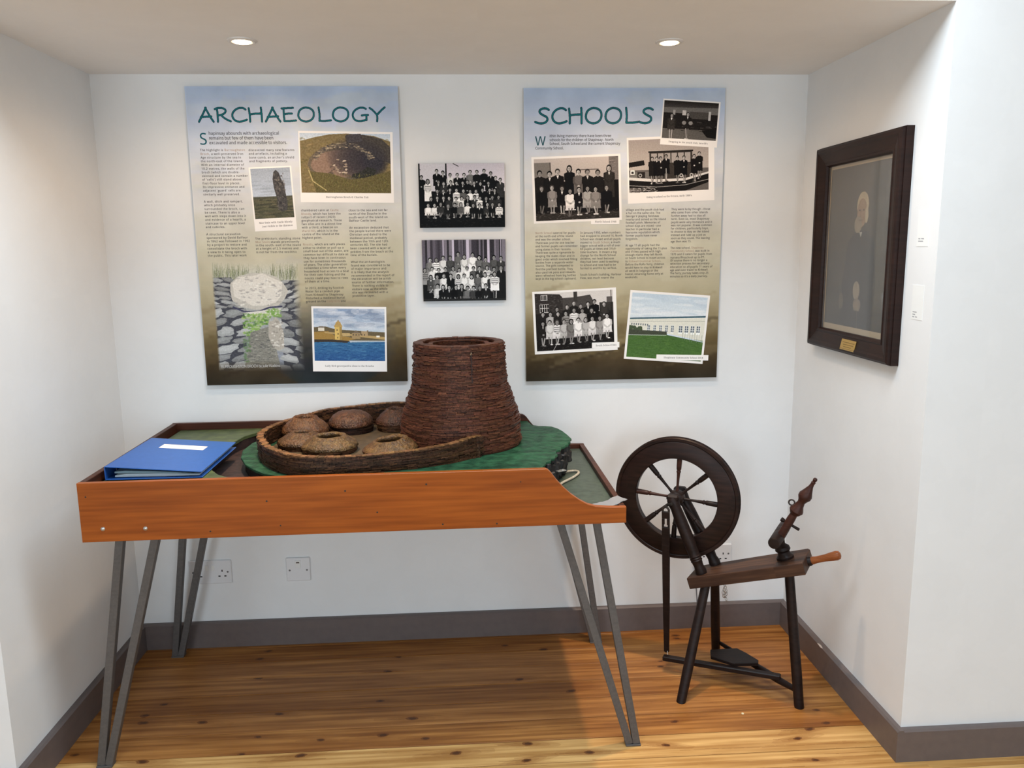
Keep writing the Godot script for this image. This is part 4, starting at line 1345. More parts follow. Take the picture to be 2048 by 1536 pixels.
func pic_group_curtain() -> Pic:   # 178 x 129
	var rng := RandomNumberGenerator.new()
	rng.seed = 6
	var p := Pic.new(178, 129, 4, gy(90))
	var x := 0.0
	while x < 178:
		var w := rng.randf_range(1.5, 7)
		var v: float = [70.0, 84.0, 100.0, 180.0, 60.0, 120.0][rng.randi() % 6]
		p.rect(x, 0, w, 80, pc(v, v * 0.97, v * 1.06))
		x += w
	p.rect(0, 74, 178, 55, gy(34))
	for i in 11: person(p, rng, 15 + i * 15.2 + rng.randf_range(-1.5, 1.5), [42, 42, 38, 38, 30, 36, 32, 38, 42, 38, 40][i], 3.7, [120, 215, 195, 80, 105, 200, 215, 110, 100, 90, 70][i], 4.0, 0, 0, i in [1, 5, 7])
	for i in 12: person(p, rng, 6 + i * 14.6 + rng.randf_range(-1.5, 1.5), 62 + rng.randf_range(-3, 3), 3.6, [140, 200, 40, 34, 150, 205, 210, 90, 60, 205, 160, 130][i], 3.4, 0, 0, i in [0, 4, 9])
	person(p, rng, 168, 60, 4.0, 40, 8.0)
	for i in 10: person(p, rng, 17 + i * 14.5 + rng.randf_range(-1.5, 1.5), 76 + rng.randf_range(-2, 2), 3.6, [80, 110, 205, 30, 200, 205, 205, 100, 210, 60][i], 2.8, 0.8, 0, i % 2 == 0, true)
	person(p, rng, 154, 73, 4.0, 212, 3.6, 2.2, 0, true)
	for i in 9: person(p, rng, 30 + i * 13.2 + rng.randf_range(-1.5, 1.5), 100 + rng.randf_range(-3, 3), 3.9, [190, 30, 34, 26, 40, 110, 70, 34, 40][i], 2.0, 0.9, 0, i % 3 == 1, true)
	p.rect(0, 124, 178, 5, gy(50))
	p.soft(2.0)
	p.im.adjust_bcs(0.96, 1.25, 1.0)
	p.mottle(14, 0.25, 0.07)
	return p

func card(w: float, h: float) -> Pic:
	return Pic.new(w, h, 3.4, pc(220, 217, 214))

func inlay(dst: Pic, src: Pic, x: float, y: float) -> void:
	dst.im.blit_rect(src.im, Rect2i(Vector2i.ZERO, src.im.get_size()), Vector2i(int(round(x * dst.k)), int(round(y * dst.k))))

func caption(p: Pic, x: float, y: float, width: float, s: String, size := 4.6) -> void:
	text_fit(p, "Droid Serif", Vector2(x, y) * p.k, width * p.k, int(round(size * p.k)), s, c8(46, 42, 44))

func pic_ruin() -> Pic:
	var rng := RandomNumberGenerator.new()
	rng.seed = 21
	var c := card(192, 142.5)
	var p := Pic.new(184, 119, 3.4, pc(190, 198, 206))
	p.grad(0, 24, pc(176, 188, 202), pc(206, 208, 208))
	# the grassy mound round the ruin
	p.poly([Vector2(0, 16), Vector2(30, 8), Vector2(60, 2), Vector2(95, 0), Vector2(150, 4), Vector2(184, 15), Vector2(184, 119), Vector2(0, 119)], pc(114, 100, 70))
	for i in 260: p.blob(rng.randf_range(0, 184), rng.randf_range(10, 119), rng.randf_range(2, 9), rng.randf_range(0.8, 2.5), [pc(124, 110, 70, 0.5), pc(92, 86, 54, 0.5), pc(140, 122, 84, 0.5)][rng.randi() % 3], rng, 0.3, rng.randf_range(-0.5, 0.5))
	# inner wall and floor
	p.ell(92, 58, 78, 38, pc(98, 88, 74), -0.06)
	p.ell(84, 60, 64, 28, pc(128, 106, 92), -0.06)
	for i in 30: p.ell(116 + i * 1.1, 50 + i * 0.2, 66 - i * 1.7, 44 - i * 1.0, pc(48, 46, 52, 0.09), 0.15)
	p.poly([Vector2(92, 4), Vector2(130, 2), Vector2(166, 10), Vector2(184, 26), Vector2(184, 60), Vector2(150, 44), Vector2(120, 34), Vector2(96, 30)], pc(58, 54, 56, 0.8))
	p.blob(132, 82, 26, 12, pc(44, 44, 40), rng, 0.3, -0.2)
	p.poly([Vector2(94, 2), Vector2(124, 0), Vector2(128, 16), Vector2(98, 18)], pc(66, 62, 66))
	for i in 180:
		var a := rng.randf_range(3.3, 6.1)
		p.blob(88 + cos(a) * rng.randf_range(52, 66), 58 + sin(a) * rng.randf_range(30, 40), rng.randf_range(1.5, 4), rng.randf_range(0.6, 1.3), [pc(150, 138, 116), pc(96, 88, 78), pc(70, 66, 66)][rng.randi() % 3], rng)
	for i in 26: p.blob(rng.randf_range(58, 96), rng.randf_range(52, 80), rng.randf_range(2, 5), rng.randf_range(1, 2), [pc(176, 160, 142), pc(146, 130, 114), pc(84, 74, 66)][rng.randi() % 3], rng, 0.3, rng.randf_range(-0.6, 0.6))
	p.poly([Vector2(18, 76), Vector2(60, 80), Vector2(100, 92), Vector2(130, 88), Vector2(184, 74), Vector2(184, 119), Vector2(30, 119)], pc(90, 82, 52))
	p.line([Vector2(16, 74), Vector2(24, 96), Vector2(50, 114)], 2.2, pc(170, 156, 110))
	for i in 420:
		var gx := rng.randf_range(20, 184)
		var gy0 := rng.randf_range(82, 119)
		p.line([Vector2(gx, gy0), Vector2(gx + rng.randf_range(-3, 3), gy0 - rng.randf_range(2, 5))], 0.5, [pc(120, 116, 66), pc(62, 66, 34), pc(104, 98, 54)][rng.randi() % 3], false)
	p.soft(2.2)
	p.mottle(22, 0.2, 0.14)
	inlay(c, p, 2.5, 4)
	caption(c, 52, 133.5, 88, "Burroughston Broch © Charles Tait")
	return c

func pic_stone() -> Pic:
	var rng := RandomNumberGenerator.new()
	rng.seed = 31
	var c := card(86, 129)
	var p := Pic.new(80, 101, 3.4, pc(150, 160, 174))
	p.grad(0, 58, pc(146, 154, 166), pc(172, 182, 196))
	for i in 24: p.blob(rng.randf_range(0, 80), rng.randf_range(4, 56), rng.randf_range(8, 22), rng.randf_range(1, 3), pc(132, 140, 152, 0.3), rng)
	p.rect(0, 57, 80, 44, pc(74, 74, 60))
	for i in 120: p.blob(rng.randf_range(0, 80), rng.randf_range(60, 101), rng.randf_range(3, 14), rng.randf_range(0.6, 1.8), [pc(88, 88, 66, 0.6), pc(56, 56, 46, 0.6), pc(100, 94, 74, 0.6)][rng.randi() % 3], rng)
	p.rect(0, 56.4, 80, 1.2, pc(90, 92, 88))
	p.poly([Vector2(50, 84), Vector2(48, 60), Vector2(44, 40), Vector2(43, 22), Vector2(46, 8), Vector2(51, 4), Vector2(57, 10), Vector2(60, 22), Vector2(66, 34), Vector2(66, 46), Vector2(68, 60), Vector2(69, 78), Vector2(66, 86), Vector2(56, 88)], pc(66, 64, 64))
	for i in 90: p.blob(rng.randf_range(47, 66), rng.randf_range(12, 84), rng.randf_range(0.8, 2.4), rng.randf_range(0.8, 3), [pc(92, 88, 84, 0.6), pc(44, 42, 44, 0.6), pc(118, 112, 104, 0.5)][rng.randi() % 3], rng)
	p.soft(2.0)
	p.mottle(32, 0.25, 0.1)
	inlay(c, p, 3, 3)
	caption(c, 10, 114, 68, "Mor Stein with Castle Bloody")
	caption(c, 16, 121.5, 62, "just visible in the distance")
	return c

func pic_sea() -> Pic:
	var rng := RandomNumberGenerator.new()
	rng.seed = 41
	var c := card(158, 139.5)
	var p := Pic.new(150, 112, 3.4, pc(140, 156, 178))
	p.grad(0, 50, pc(128, 146, 172), pc(178, 188, 198))
	for i in 60: p.blob(rng.randf_range(0, 150), rng.randf_range(0, 46), rng.randf_range(8, 26), rng.randf_range(2, 7), [pc(206, 208, 212, 0.3), pc(110, 122, 144, 0.25), pc(224, 222, 222, 0.3)][rng.randi() % 3], rng)
	p.poly([Vector2(0, 40), Vector2(24, 38), Vector2(46, 44), Vector2(90, 47), Vector2(150, 50), Vector2(150, 70), Vector2(0, 72)], pc(96, 84, 62))
	p.poly([Vector2(0, 50), Vector2(30, 48), Vector2(44, 58), Vector2(70, 60), Vector2(90, 64), Vector2(60, 72), Vector2(0, 72)], pc(146, 116, 62))
	p.rect(9, 40, 13, 8, pc(204, 196, 180)); p.poly([Vector2(8, 41), Vector2(11, 37.5), Vector2(20, 37.5), Vector2(23, 41)], pc(120, 110, 100))
	p.poly([Vector2(22, 49), Vector2(150, 60), Vector2(150, 66), Vector2(22, 52)], pc(168, 142, 96))
	p.rect(80, 52, 18, 12, pc(150, 128, 92)); p.rect(100, 48, 14, 10, pc(160, 138, 104)); p.rect(60, 52, 16, 7, pc(176, 150, 104))
	for i in 5: p.rect(82 + i * 6, 54, 2, 3, pc(74, 64, 56))
	p.poly([Vector2(82, 52), Vector2(89, 46), Vector2(98, 52)], pc(112, 98, 82)); p.rect(112, 46, 3, 4, pc(120, 104, 86))
	p.rect(132, 57, 7, 4, pc(226, 220, 208))
	p.rect(44, 38, 15, 30, pc(196, 166, 96)); p.rect(54, 38, 5, 30, pc(150, 124, 74))
	p.rect(43, 36, 17, 3, pc(170, 140, 82)); p.poly([Vector2(44, 36), Vector2(47, 29), Vector2(51.5, 26), Vector2(56, 29), Vector2(59, 36)], pc(168, 138, 84)); p.rect(50.5, 24, 2, 3, pc(140, 112, 70))
	for q in [[48, 44], [50, 52], [49, 60]]: p.rect(q[0], q[1], 2, 3.5, pc(88, 72, 50))
	p.grad(71, 112, pc(54, 100, 138), pc(42, 78, 128))
	for i in 300: p.blob(rng.randf_range(0, 150), rng.randf_range(72, 112), rng.randf_range(2, 8), rng.randf_range(0.3, 0.7), [pc(84, 130, 164, 0.7), pc(30, 62, 106, 0.6), pc(64, 108, 150, 0.6)][rng.randi() % 3], rng)
	p.poly([Vector2(0, 66), Vector2(40, 66), Vector2(74, 69), Vector2(70, 73), Vector2(30, 71), Vector2(0, 72)], pc(56, 48, 42))
	p.poly([Vector2(74, 68), Vector2(150, 68), Vector2(150, 70), Vector2(76, 72)], pc(170, 176, 180))
	p.soft(1.8)
	p.mottle(42, 0.25, 0.07)
	inlay(c, p, 4, 4.5)
	caption(c, 26, 129, 104, "Lady Kirk graveyard is close to the Douche")
	return c

func paint_watercolour(dst: Pic) -> void:
	# the watercolour of a stone-lined passage, printed into the board itself with soft edges
	var rng := RandomNumberGenerator.new()
	rng.seed = 51
	var W := 182.0
	var H := 236.0
	var p := Pic.new(W, H, 2.5, pc(190, 188, 170))
	p.grad(0, H, pc(186, 184, 168), pc(120, 126, 140))
	for i in 260:
		var x := rng.randf_range(0, W)
		if absf(x - W * 0.52) < 26: x = rng.randf_range(0, W)
		var top := 8.0 + absf(x - W * 0.5) * -0.06 + rng.randf_range(0, 22)
		p.line([Vector2(x, 40 + rng.randf_range(-6, 8)), Vector2(x + rng.randf_range(-3, 8), top)], 0.6, [pc(108, 116, 84, 0.7), pc(138, 142, 104, 0.6), pc(82, 88, 72, 0.6)][rng.randi() % 3], false)
	var stones := func(x0: float, x1: float, y0: float, y1: float, sx: float, sy: float, lean: float) -> void:
		p.poly([Vector2(x0, y0), Vector2(x1, y0), Vector2(x1, y1), Vector2(x0, y1)], pc(64, 65, 72))
		var y := y0
		while y < y1:
			var x := x0 + rng.randf_range(-sx, 0)
			var hh := sy * rng.randf_range(0.75, 1.3)
			while x < x1:
				var w := sx * rng.randf_range(0.7, 1.5)
				var v := rng.randf_range(104, 168)
				p.blob(x + w / 2, y + hh / 2, w * 0.50, hh * 0.43, pc(v * 0.99, v, v), rng, 0.24, lean)
				p.blob(x + w / 2, y + hh * 0.42, w * 0.36, hh * 0.24, pc(v + 26, v + 28, v + 28, 0.5), rng, 0.45, lean)
				x += w
			y += hh
	stones.call(0, 40, 36, 104, 26, 9.5, 0.15)
	stones.call(142, 182, 44, 110, 24, 10, -0.25)
	stones.call(0, 62, 100, H, 38, 19, -0.22)
	stones.call(138, 182, 108, H, 34, 18, 0.2)
	# great pale lintel stone
	p.blob(94, 66, 62, 40, pc(178, 174, 166), rng, 0.08)
	p.blob(92, 62, 54, 32, pc(200, 196, 188), rng, 0.1)
	for i in 90: p.blob(rng.randf_range(46, 142), rng.randf_range(36, 96), rng.randf_range(1, 6), rng.randf_range(0.6, 2), [pc(150, 146, 142, 0.6), pc(214, 212, 206, 0.7), pc(132, 128, 126, 0.5)][rng.randi() % 3], rng, 0.4)
	p.line([Vector2(40, 98), Vector2(62, 108), Vector2(92, 108), Vector2(114, 100), Vector2(140, 98)], 3.4, pc(64, 64, 86))
	p.poly([Vector2(60, 110), Vector2(138, 102), Vector2(134, 118), Vector2(64, 120)], pc(196, 194, 186))
	# green moss and the path
	for i in 220: p.blob(rng.randf_range(58, 112), rng.randf_range(112, 160), rng.randf_range(1.5, 5), rng.randf_range(1, 3), [pc(112, 148, 72, 0.7), pc(144, 172, 96, 0.6), pc(80, 116, 60, 0.6), pc(164, 180, 124, 0.5)][rng.randi() % 4], rng, 0.3)
	for i in 70: p.blob(rng.randf_range(108, 138), rng.randf_range(102, 122), rng.randf_range(1.5, 4), rng.randf_range(1, 2.4), pc(116, 150, 80, 0.6), rng, 0.3)
	p.poly([Vector2(72, 152), Vector2(112, 140), Vector2(124, 190), Vector2(132, H), Vector2(52, H), Vector2(64, 190)], pc(124, 122, 114))
	for i in 320:
		var yy := rng.randf_range(150, H)
		var xx := rng.randf_range(64 - (yy - 150) * 0.12, 116 + (yy - 150) * 0.12)
		p.line([Vector2(xx, yy), Vector2(xx + rng.randf_range(3, 10), yy + rng.randf_range(-1, 1))], 0.6, [pc(92, 92, 88), pc(160, 158, 148), pc(70, 70, 72)][rng.randi() % 3], false)
	p.blob(126, 158, 17, 34, pc(164, 158, 148), rng, 0.15, -0.1)
	for i in 50: p.blob(rng.randf_range(112, 140), rng.randf_range(130, 188), rng.randf_range(1, 4), rng.randf_range(0.8, 2.4), [pc(206, 202, 194, 0.7), pc(126, 120, 114, 0.6)][rng.randi() % 2], rng, 0.4)
	for i in 40: p.blob(rng.randf_range(56, 70), rng.randf_range(160, 214), rng.randf_range(1.5, 4), rng.randf_range(1, 3), pc(88, 116, 74, 0.5), rng, 0.3)
	p.soft(1.3)
	p.mottle(52, 0.2, 0.1)
	# soft edges
	var w := p.im.get_width()
	var h := p.im.get_height()
	var d := p.im.get_data()
	for y in h:
		for x in w:
			var a := minf(minf(x / 12.0, (w - x) / 40.0), minf(y / 60.0, (h - y) / 60.0))
			if a < 1.0: d[(y * w + x) * 4 + 3] = int(255 * clampf(a, 0, 1))
	var im := Image.create_from_data(w, h, false, Image.FORMAT_RGBA8, d)
	dst.im.blend_rect(im, Rect2i(0, 0, w, h), Vector2i(int(0.047 * PPM), int(0.616 * PPM)))

func pic_north() -> Pic:   # 188 x 136.6
	var rng := RandomNumberGenerator.new()
	rng.seed = 61
	var c := card(188, 136.6)
	var W := 178.0
	var H := 127.0
	var p := Pic.new(W, H, 3.4, gy(170, 5))
	p.grad(0, 50, pc(176, 168, 164), pc(160, 152, 148))
	p.rect(0, 8, 34, 40, gy(112, 5)); p.rect(33, 8, 1.6, 40, gy(60, 5))
	p.rect(158, 0, 20, 60, gy(108, 5))
	for i in 40: p.rect(158 + rng.randf_range(0, 18), rng.randf_range(0, 50), 4, 1.4, gy(rng.randf_range(80, 140), 5))
	p.rect(0, 48, W, H - 48, gy(26, 4)); p.rect(96, 24, 40, 2, gy(90, 5)); p.rect(0, 112, W, 15, gy(52, 5))
	for i in 160: p.blob(rng.randf_range(0, W), rng.randf_range(108, 127), 2.2, 0.6, gy(rng.randf_range(34, 96), 5), rng)
	var xs := [11, 32, 49, 74, 93, 112, 134, 158]
	var ys := [30, 32, 28, 22, 30, 31, 33, 24]
	for i in 8: person(p, rng, xs[i], ys[i], 5.0, [36, 30, 26, 20, 96, 30, 34, 52][i], 5.2, 0, 4, i in [3, 7])
	xs = [14, 36, 57, 74, 93, 111, 128, 152]
	for i in 8: person(p, rng, xs[i], [61, 60, 62, 68, 66, 64, 66, 64][i], 4.5, [24, 128, 28, 206, 28, 150, 126, 22][i], 3.2, 1.6, 4, i in [3, 5], true)
	p.soft(2.0)
	p.im.adjust_bcs(0.95, 1.22, 1.0)
	p.mottle(62, 0.25, 0.07)
	inlay(c, p, 5, 4.5)
	return c

func pic_boat() -> Pic:   # 187 x 135
	var rng := RandomNumberGenerator.new()
	rng.seed = 71
	var c := card(187, 135.3)
	var W := 171.0
	var H := 108.0
	var p := Pic.new(W, H, 3.4, gy(150, 5))
	p.grad(0, 64, pc(150, 142, 138), pc(166, 158, 152))
	p.rect(0, 62, W, 46, gy(96, 4))
	p.rect(0, 66, 60, 12, gy(110, 4))
	# wheelhouse
	p.rect(44, 27, 92, 58, gy(60, 5)); p.rect(42, 24, 96, 3, gy(40, 4))
	for i in 6: p.rect(48 + i * 14.4, 29, 12, 20, gy(146, 5))
	p.poly([Vector2(0, 46), Vector2(32, 42), Vector2(34, 52), Vector2(0, 56)], gy(36, 4))
	p.rect(3, 62, 9, 9, gy(210, 4)); p.rect(5, 64, 5, 5, gy(50, 4)); p.rect(18, 66, 16, 13, gy(46, 4)); p.ell(24, 73, 4, 4, gy(150, 4)); p.ell(24, 73, 2, 2, gy(40, 4))
	# hull
	p.poly([Vector2(0, 76), Vector2(60, 82), Vector2(120, 82), Vector2(171, 70), Vector2(171, 92), Vector2(120, 108), Vector2(30, 108), Vector2(0, 98)], gy(34, 4))
	p.poly([Vector2(0, 76), Vector2(60, 82), Vector2(120, 82), Vector2(171, 70), Vector2(171, 74), Vector2(120, 87), Vector2(60, 88), Vector2(0, 82)], gy(190, 4))
	p.line([Vector2(0, 93), Vector2(60, 98), Vector2(120, 96), Vector2(171, 86)], 1.2, gy(150, 4), false)
	for i in 140: p.blob(rng.randf_range(0, 60), rng.randf_range(98, 108), rng.randf_range(1, 4), 0.5, gy(rng.randf_range(50, 190), 4), rng)
	for q in [[50, 40], [60, 40], [68, 40], [80, 36], [104, 40], [118, 40], [140, 38], [151, 33]]: person(p, rng, q[0], q[1], 3.3, rng.randf_range(18, 50), 4.6, 2.2, 4)
	p.rect(79, 60, 1, 24, gy(190, 4))
	for q in [[112, 76], [134, 76]]:
		p.ell(q[0], q[1], 4, 4, gy(170, 4)); p.ell(q[0], q[1], 2, 2, gy(40, 4))
	p.soft(2.0)
	p.im.adjust_bcs(0.95, 1.22, 1.0)
	p.mottle(72, 0.25, 0.08)
	inlay(c, p, 3.5, 5)
	caption(c, 40, 125, 98, "Going to school on the Orcana, early 1960's")
	return c

func pic_club() -> Pic:   # 122 x 92.4
	var rng := RandomNumberGenerator.new()
	rng.seed = 81
	var c := card(122.2, 92.4)
	var W := 116.0
	var H := 76.0
	var p := Pic.new(W, H, 3.4, gy(48, 4))
	p.grad(0, 22, gy(44, 4), gy(96, 4))
	p.poly([Vector2(0, 14), Vector2(116, 10), Vector2(116, 24), Vector2(0, 26)], gy(104, 4))
	p.rect(0, 24, W, 36, gy(40, 4)); p.rect(56, 20, 44, 14, gy(76, 4)); p.rect(40, 18, 8, 10, gy(176, 4)); p.rect(20, 18, 5, 10, gy(150, 4)); p.rect(96, 18, 5, 18, gy(170, 4))
	p.rect(0, 56, W, 20, gy(92, 4))
	for i in 30: p.rect(rng.randf_range(30, 116), rng.randf_range(34, 58), rng.randf_range(4, 14), 1.2, gy(rng.randf_range(24, 88), 4))
	for q in [[18, 30, 60.0], [52, 26, 40.0]]: person(p, rng, q[0], q[1], 3.4, q[2], 3.4, 2.9, 4)
	for d in [-1, 1]: p.ell(52 + d * 7, 43, 4.5, 4, gy(130, 4))
	p.poly([Vector2(84, 58), Vector2(116, 48), Vector2(116, 72), Vector2(96, 70)], gy(30, 4))
	p.soft(2.0)
	p.im.adjust_bcs(0.95, 1.22, 1.0)
	p.mottle(82, 0.25, 0.1)
	inlay(c, p, 2.5, 3)
	caption(c, 18, 87, 84, "Stepping in the youth club, late 60's", 4.4)
	return c

func pic_south() -> Pic:   # 182 x 136
	var rng := RandomNumberGenerator.new()
	rng.seed = 91
	var c := card(182.2, 136)
	var W := 170.0
	var H := 125.0
	var p := Pic.new(W, H, 3.4, gy(186, 4))
	p.poly([Vector2(0, 0), Vector2(54, 4), Vector2(60, 12), Vector2(60, 60), Vector2(0, 60)], gy(56, 4))
	for i in 120: p.rect(rng.randf_range(0, 58), rng.randf_range(4, 60), 4, 1.3, gy(rng.randf_range(44, 92), 4))
	p.rect(13, 4, 14, 12, gy(190, 4)); p.rect(10, 24, 20, 18, gy(196, 4))
	for i in 4:
		p.rect(11 + i * 5, 25, 3.6, 16, gy(34, 4)); p.rect(14 + i * 3, 5, 2.2, 10, gy(40, 4))
	p.rect(10, 32, 20, 1.2, gy(196, 4))
	p.poly([Vector2(60, 12), Vector2(84, 12), Vector2(120, 8), Vector2(128, 24), Vector2(126, 44), Vector2(60, 46)], gy(74, 4))
	p.rect(84, 0, 8, 22, gy(64, 4)); p.rect(140, 26, 30, 30, gy(60, 4)); p.rect(165, 0, 1.4, 50, gy(40, 4)); p.rect(156, 14, 12, 12, gy(88, 4))
	p.rect(0, 44, W, 81, gy(40, 4)); p.rect(0, 96, W, 30, gy(34, 4))
	for i in 200: p.blob(rng.randf_range(0, W), rng.randf_range(100, 125), 2, 0.5, gy(rng.randf_range(26, 74), 4), rng)
	p.line([Vector2(46, 108), Vector2(36, 125)], 1, gy(180, 4))
	var xs := [47, 69, 84, 99, 115, 129, 150]
	for i in 7: person(p, rng, xs[i], [36, 32, 25, 32, 28, 24, 30][i], 4.0, [50, 44, 40, 36, 30, 22, 60][i], 3.6, 0, 4)
	xs = [16, 32, 49, 66, 84, 102, 122]
	for i in 7: person(p, rng, xs[i], [46, 46, 46, 46, 40, 42, 42][i], 4.1, [40, 160, 40, 130, 212, 160, 30][i], 3.6, 0, 4, i % 2 == 0)
	for i in 10: person(p, rng, 15 + i * 15.6 + rng.randf_range(-1, 1), [66, 64, 64, 64, 64, 62, 62, 60, 60, 56][i], 4.2, [40, 190, 205, 170, 110, 210, 165, 200, 140, 212][i], 3.0, 1.8, 4, i % 2 == 0, true)
	p.soft(2.0)
	p.im.adjust_bcs(0.95, 1.22, 1.0)
	p.mottle(92, 0.25, 0.07)
	inlay(c, p, 5, 4.5)
	return c

func pic_community() -> Pic:   # 177 x 151
	var rng := RandomNumberGenerator.new()
	rng.seed = 95
	var c := card(176.8, 150.8)
	var W := 167.0
	var H := 141.0
	var p := Pic.new(W, H, 3.4, pc(190, 200, 210))
	p.grad(0, 64, pc(176, 190, 202), pc(208, 212, 214))
	for i in 40: p.blob(rng.randf_range(0, W), rng.randf_range(4, 56), rng.randf_range(10, 34), rng.randf_range(2, 5), [pc(216, 218, 220, 0.35), pc(164, 178, 192, 0.25)][rng.randi() % 2], rng)
	# long low pale building under a flat dark roof edge
	p.poly([Vector2(0, 58), Vector2(167, 44), Vector2(167, 96), Vector2(84, 84), Vector2(0, 84)], pc(204, 202, 190))
	p.poly([Vector2(0, 55), Vector2(167, 40), Vector2(167, 43.5), Vector2(0, 58)], pc(58, 84, 96))
	p.line([Vector2(0, 63), Vector2(167, 52)], 0.8, pc(150, 150, 142), false)
	for i in 9:
		var x := 44 + i * 13.2 - (4 if i < 5 else 0)
		var y := 68.0 - i * 0.6
		var w := 6.4 if i < 5 else 8.6
		p.rect(x, y, w, 15 + i * 0.6, pc(224, 226, 222))
		for k in 3:
			for j in 2: p.rect(x + 0.5 + j * w * 0.5, y + 0.6 + k * 5, w * 0.36, 4, pc(84, 94, 104))
	for i in 8: p.rect(4 + i * 5, 66, 2.4, 4, pc(90, 98, 104))
	for i in 30: p.blob(rng.randf_range(0, 30), rng.randf_range(74, 84), 4, 3, pc(64, 76, 54), rng)
	p.poly([Vector2(0, 80), Vector2(84, 80), Vector2(86, 90), Vector2(0, 94)], pc(62, 66, 54))
	p.poly([Vector2(0, 92), Vector2(84, 87), Vector2(167, 99), Vector2(167, 141), Vector2(0, 141)], pc(66, 96, 46))
	p.line([Vector2(0, 92.5), Vector2(84, 88)], 0.9, pc(190, 196, 190), false)
	for i in 500: p.blob(rng.randf_range(0, W), rng.randf_range(94, 141), rng.randf_range(2, 7), 0.6, [pc(82, 112, 54, 0.6), pc(54, 82, 38, 0.6), pc(74, 100, 60, 0.6)][rng.randi() % 3], rng)
	for i in 9: p.rect(120 + i * 5.4, 76 + i * 0.8, 0.5, 20, pc(120, 126, 122))
	p.line([Vector2(88, 88), Vector2(167, 99)], 0.8, pc(46, 66, 36), false)
	p.soft(1.3)
	p.mottle(96, 0.2, 0.07)
	inlay(c, p, 5, 5)
	return c

# ------------------------------------------------------------------ the two big display boards
const PPM := 1400.0
const LETTERS := {
	"A": [0.9, [[0.02, 1, 0.2, 0.62, 0.36, 0.26, 0.47, 0.0], [0.44, 0.0, 0.58, 0.36, 0.72, 0.7, 0.88, 1.0], [0.14, 0.68, 0.45, 0.64, 0.76, 0.62]]],
	"R": [0.86, [[0.13, 0.06, 0.15, 0.5, 0.14, 1.0], [0.0, 0.1, 0.2, 0.02, 0.45, 0.03, 0.62, 0.15, 0.6, 0.34, 0.4, 0.5, 0.16, 0.55], [0.34, 0.52, 0.58, 0.78, 0.9, 0.98]]],
	"C": [0.9, [[0.86, 0.14, 0.72, 0.03, 0.5, 0.02, 0.25, 0.16, 0.08, 0.42, 0.08, 0.7, 0.22, 0.92, 0.45, 1.0, 0.7, 0.95, 0.9, 0.86]]],
	"H": [0.92, [[0.06, 0.04, 0.1, 0.5, 0.1, 1.0], [0.78, 0.0, 0.8, 0.5, 0.8, 1.0], [0.1, 0.48, 0.45, 0.43, 0.8, 0.42]]],
	"E": [0.84, [[0.12, 0.05, 0.12, 0.5, 0.13, 0.97], [0.0, 0.06, 0.3, 0.04, 0.68, 0.02], [0.13, 0.47, 0.4, 0.43, 0.6, 0.43], [0.13, 0.97, 0.45, 0.97, 0.82, 0.93]]],
	"O": [1.08, [[0.5, 0.0, 0.74, 0.05, 0.92, 0.22, 0.97, 0.48, 0.9, 0.76, 0.7, 0.95, 0.45, 1.0, 0.2, 0.9, 0.06, 0.68, 0.06, 0.42, 0.16, 0.18, 0.34, 0.04, 0.5, 0.0]]],
	"L": [0.8, [[0.1, 0.0, 0.14, 0.5, 0.12, 0.96], [0.12, 0.96, 0.45, 0.97, 0.8, 0.92]]],
	"G": [1.0, [[0.86, 0.1, 0.7, 0.02, 0.48, 0.03, 0.24, 0.17, 0.08, 0.42, 0.08, 0.7, 0.22, 0.92, 0.45, 0.99, 0.7, 0.95, 0.88, 0.86], [0.88, 0.56, 0.88, 0.9], [0.6, 0.58, 0.8, 0.55, 0.98, 0.55]]],
	"Y": [0.88, [[0.0, 0.04, 0.18, 0.2, 0.42, 0.52], [0.9, 0.0, 0.7, 0.2, 0.42, 0.54], [0.42, 0.5, 0.44, 0.75, 0.42, 1.0]]],
	"S": [0.86, [[0.8, 0.12, 0.66, 0.03, 0.45, 0.03, 0.28, 0.14, 0.27, 0.3, 0.44, 0.45, 0.66, 0.58, 0.72, 0.76, 0.6, 0.93, 0.38, 1.0, 0.15, 0.97, 0.0, 0.9]]],
}

func title(p: Pic, word: String, x0: float, x1: float, y0: float, y1: float) -> void:
	var total := 0.0
	for ch in word: total += LETTERS[ch][0] + 0.09
	var h := y1 - y0
	var f := (x1 - x0) / (total - 0.09)
	for pass_ in 2:
		var x := x0
		for ch in word:
			for s in LETTERS[ch][1]:
				var pts := []
				for i in range(0, s.size(), 2): pts.append(Vector3(x + s[i] * f, y0 + s[i + 1] * h, 0))
				var c := along(pts, pts.size() * 4)
				var q := []
				for v in c: q.append(Vector2(v.x, v.y))
				if pass_ == 0: p.line(q, h * 0.148, pc(10, 40, 54))
				else: p.line(q, h * 0.075, pc(20, 98, 104))
			x += (LETTERS[ch][0] + 0.09) * f

func column(p: Pic, x: float, y: float, step: float, size: int, track: float, lines: Array) -> void:
	for s in lines:
		text(p, "Droid Sans", size, Vector2(x, y) * PPM, s, c8(36, 36, 42), track, c8(142, 116, 100))
		y += step

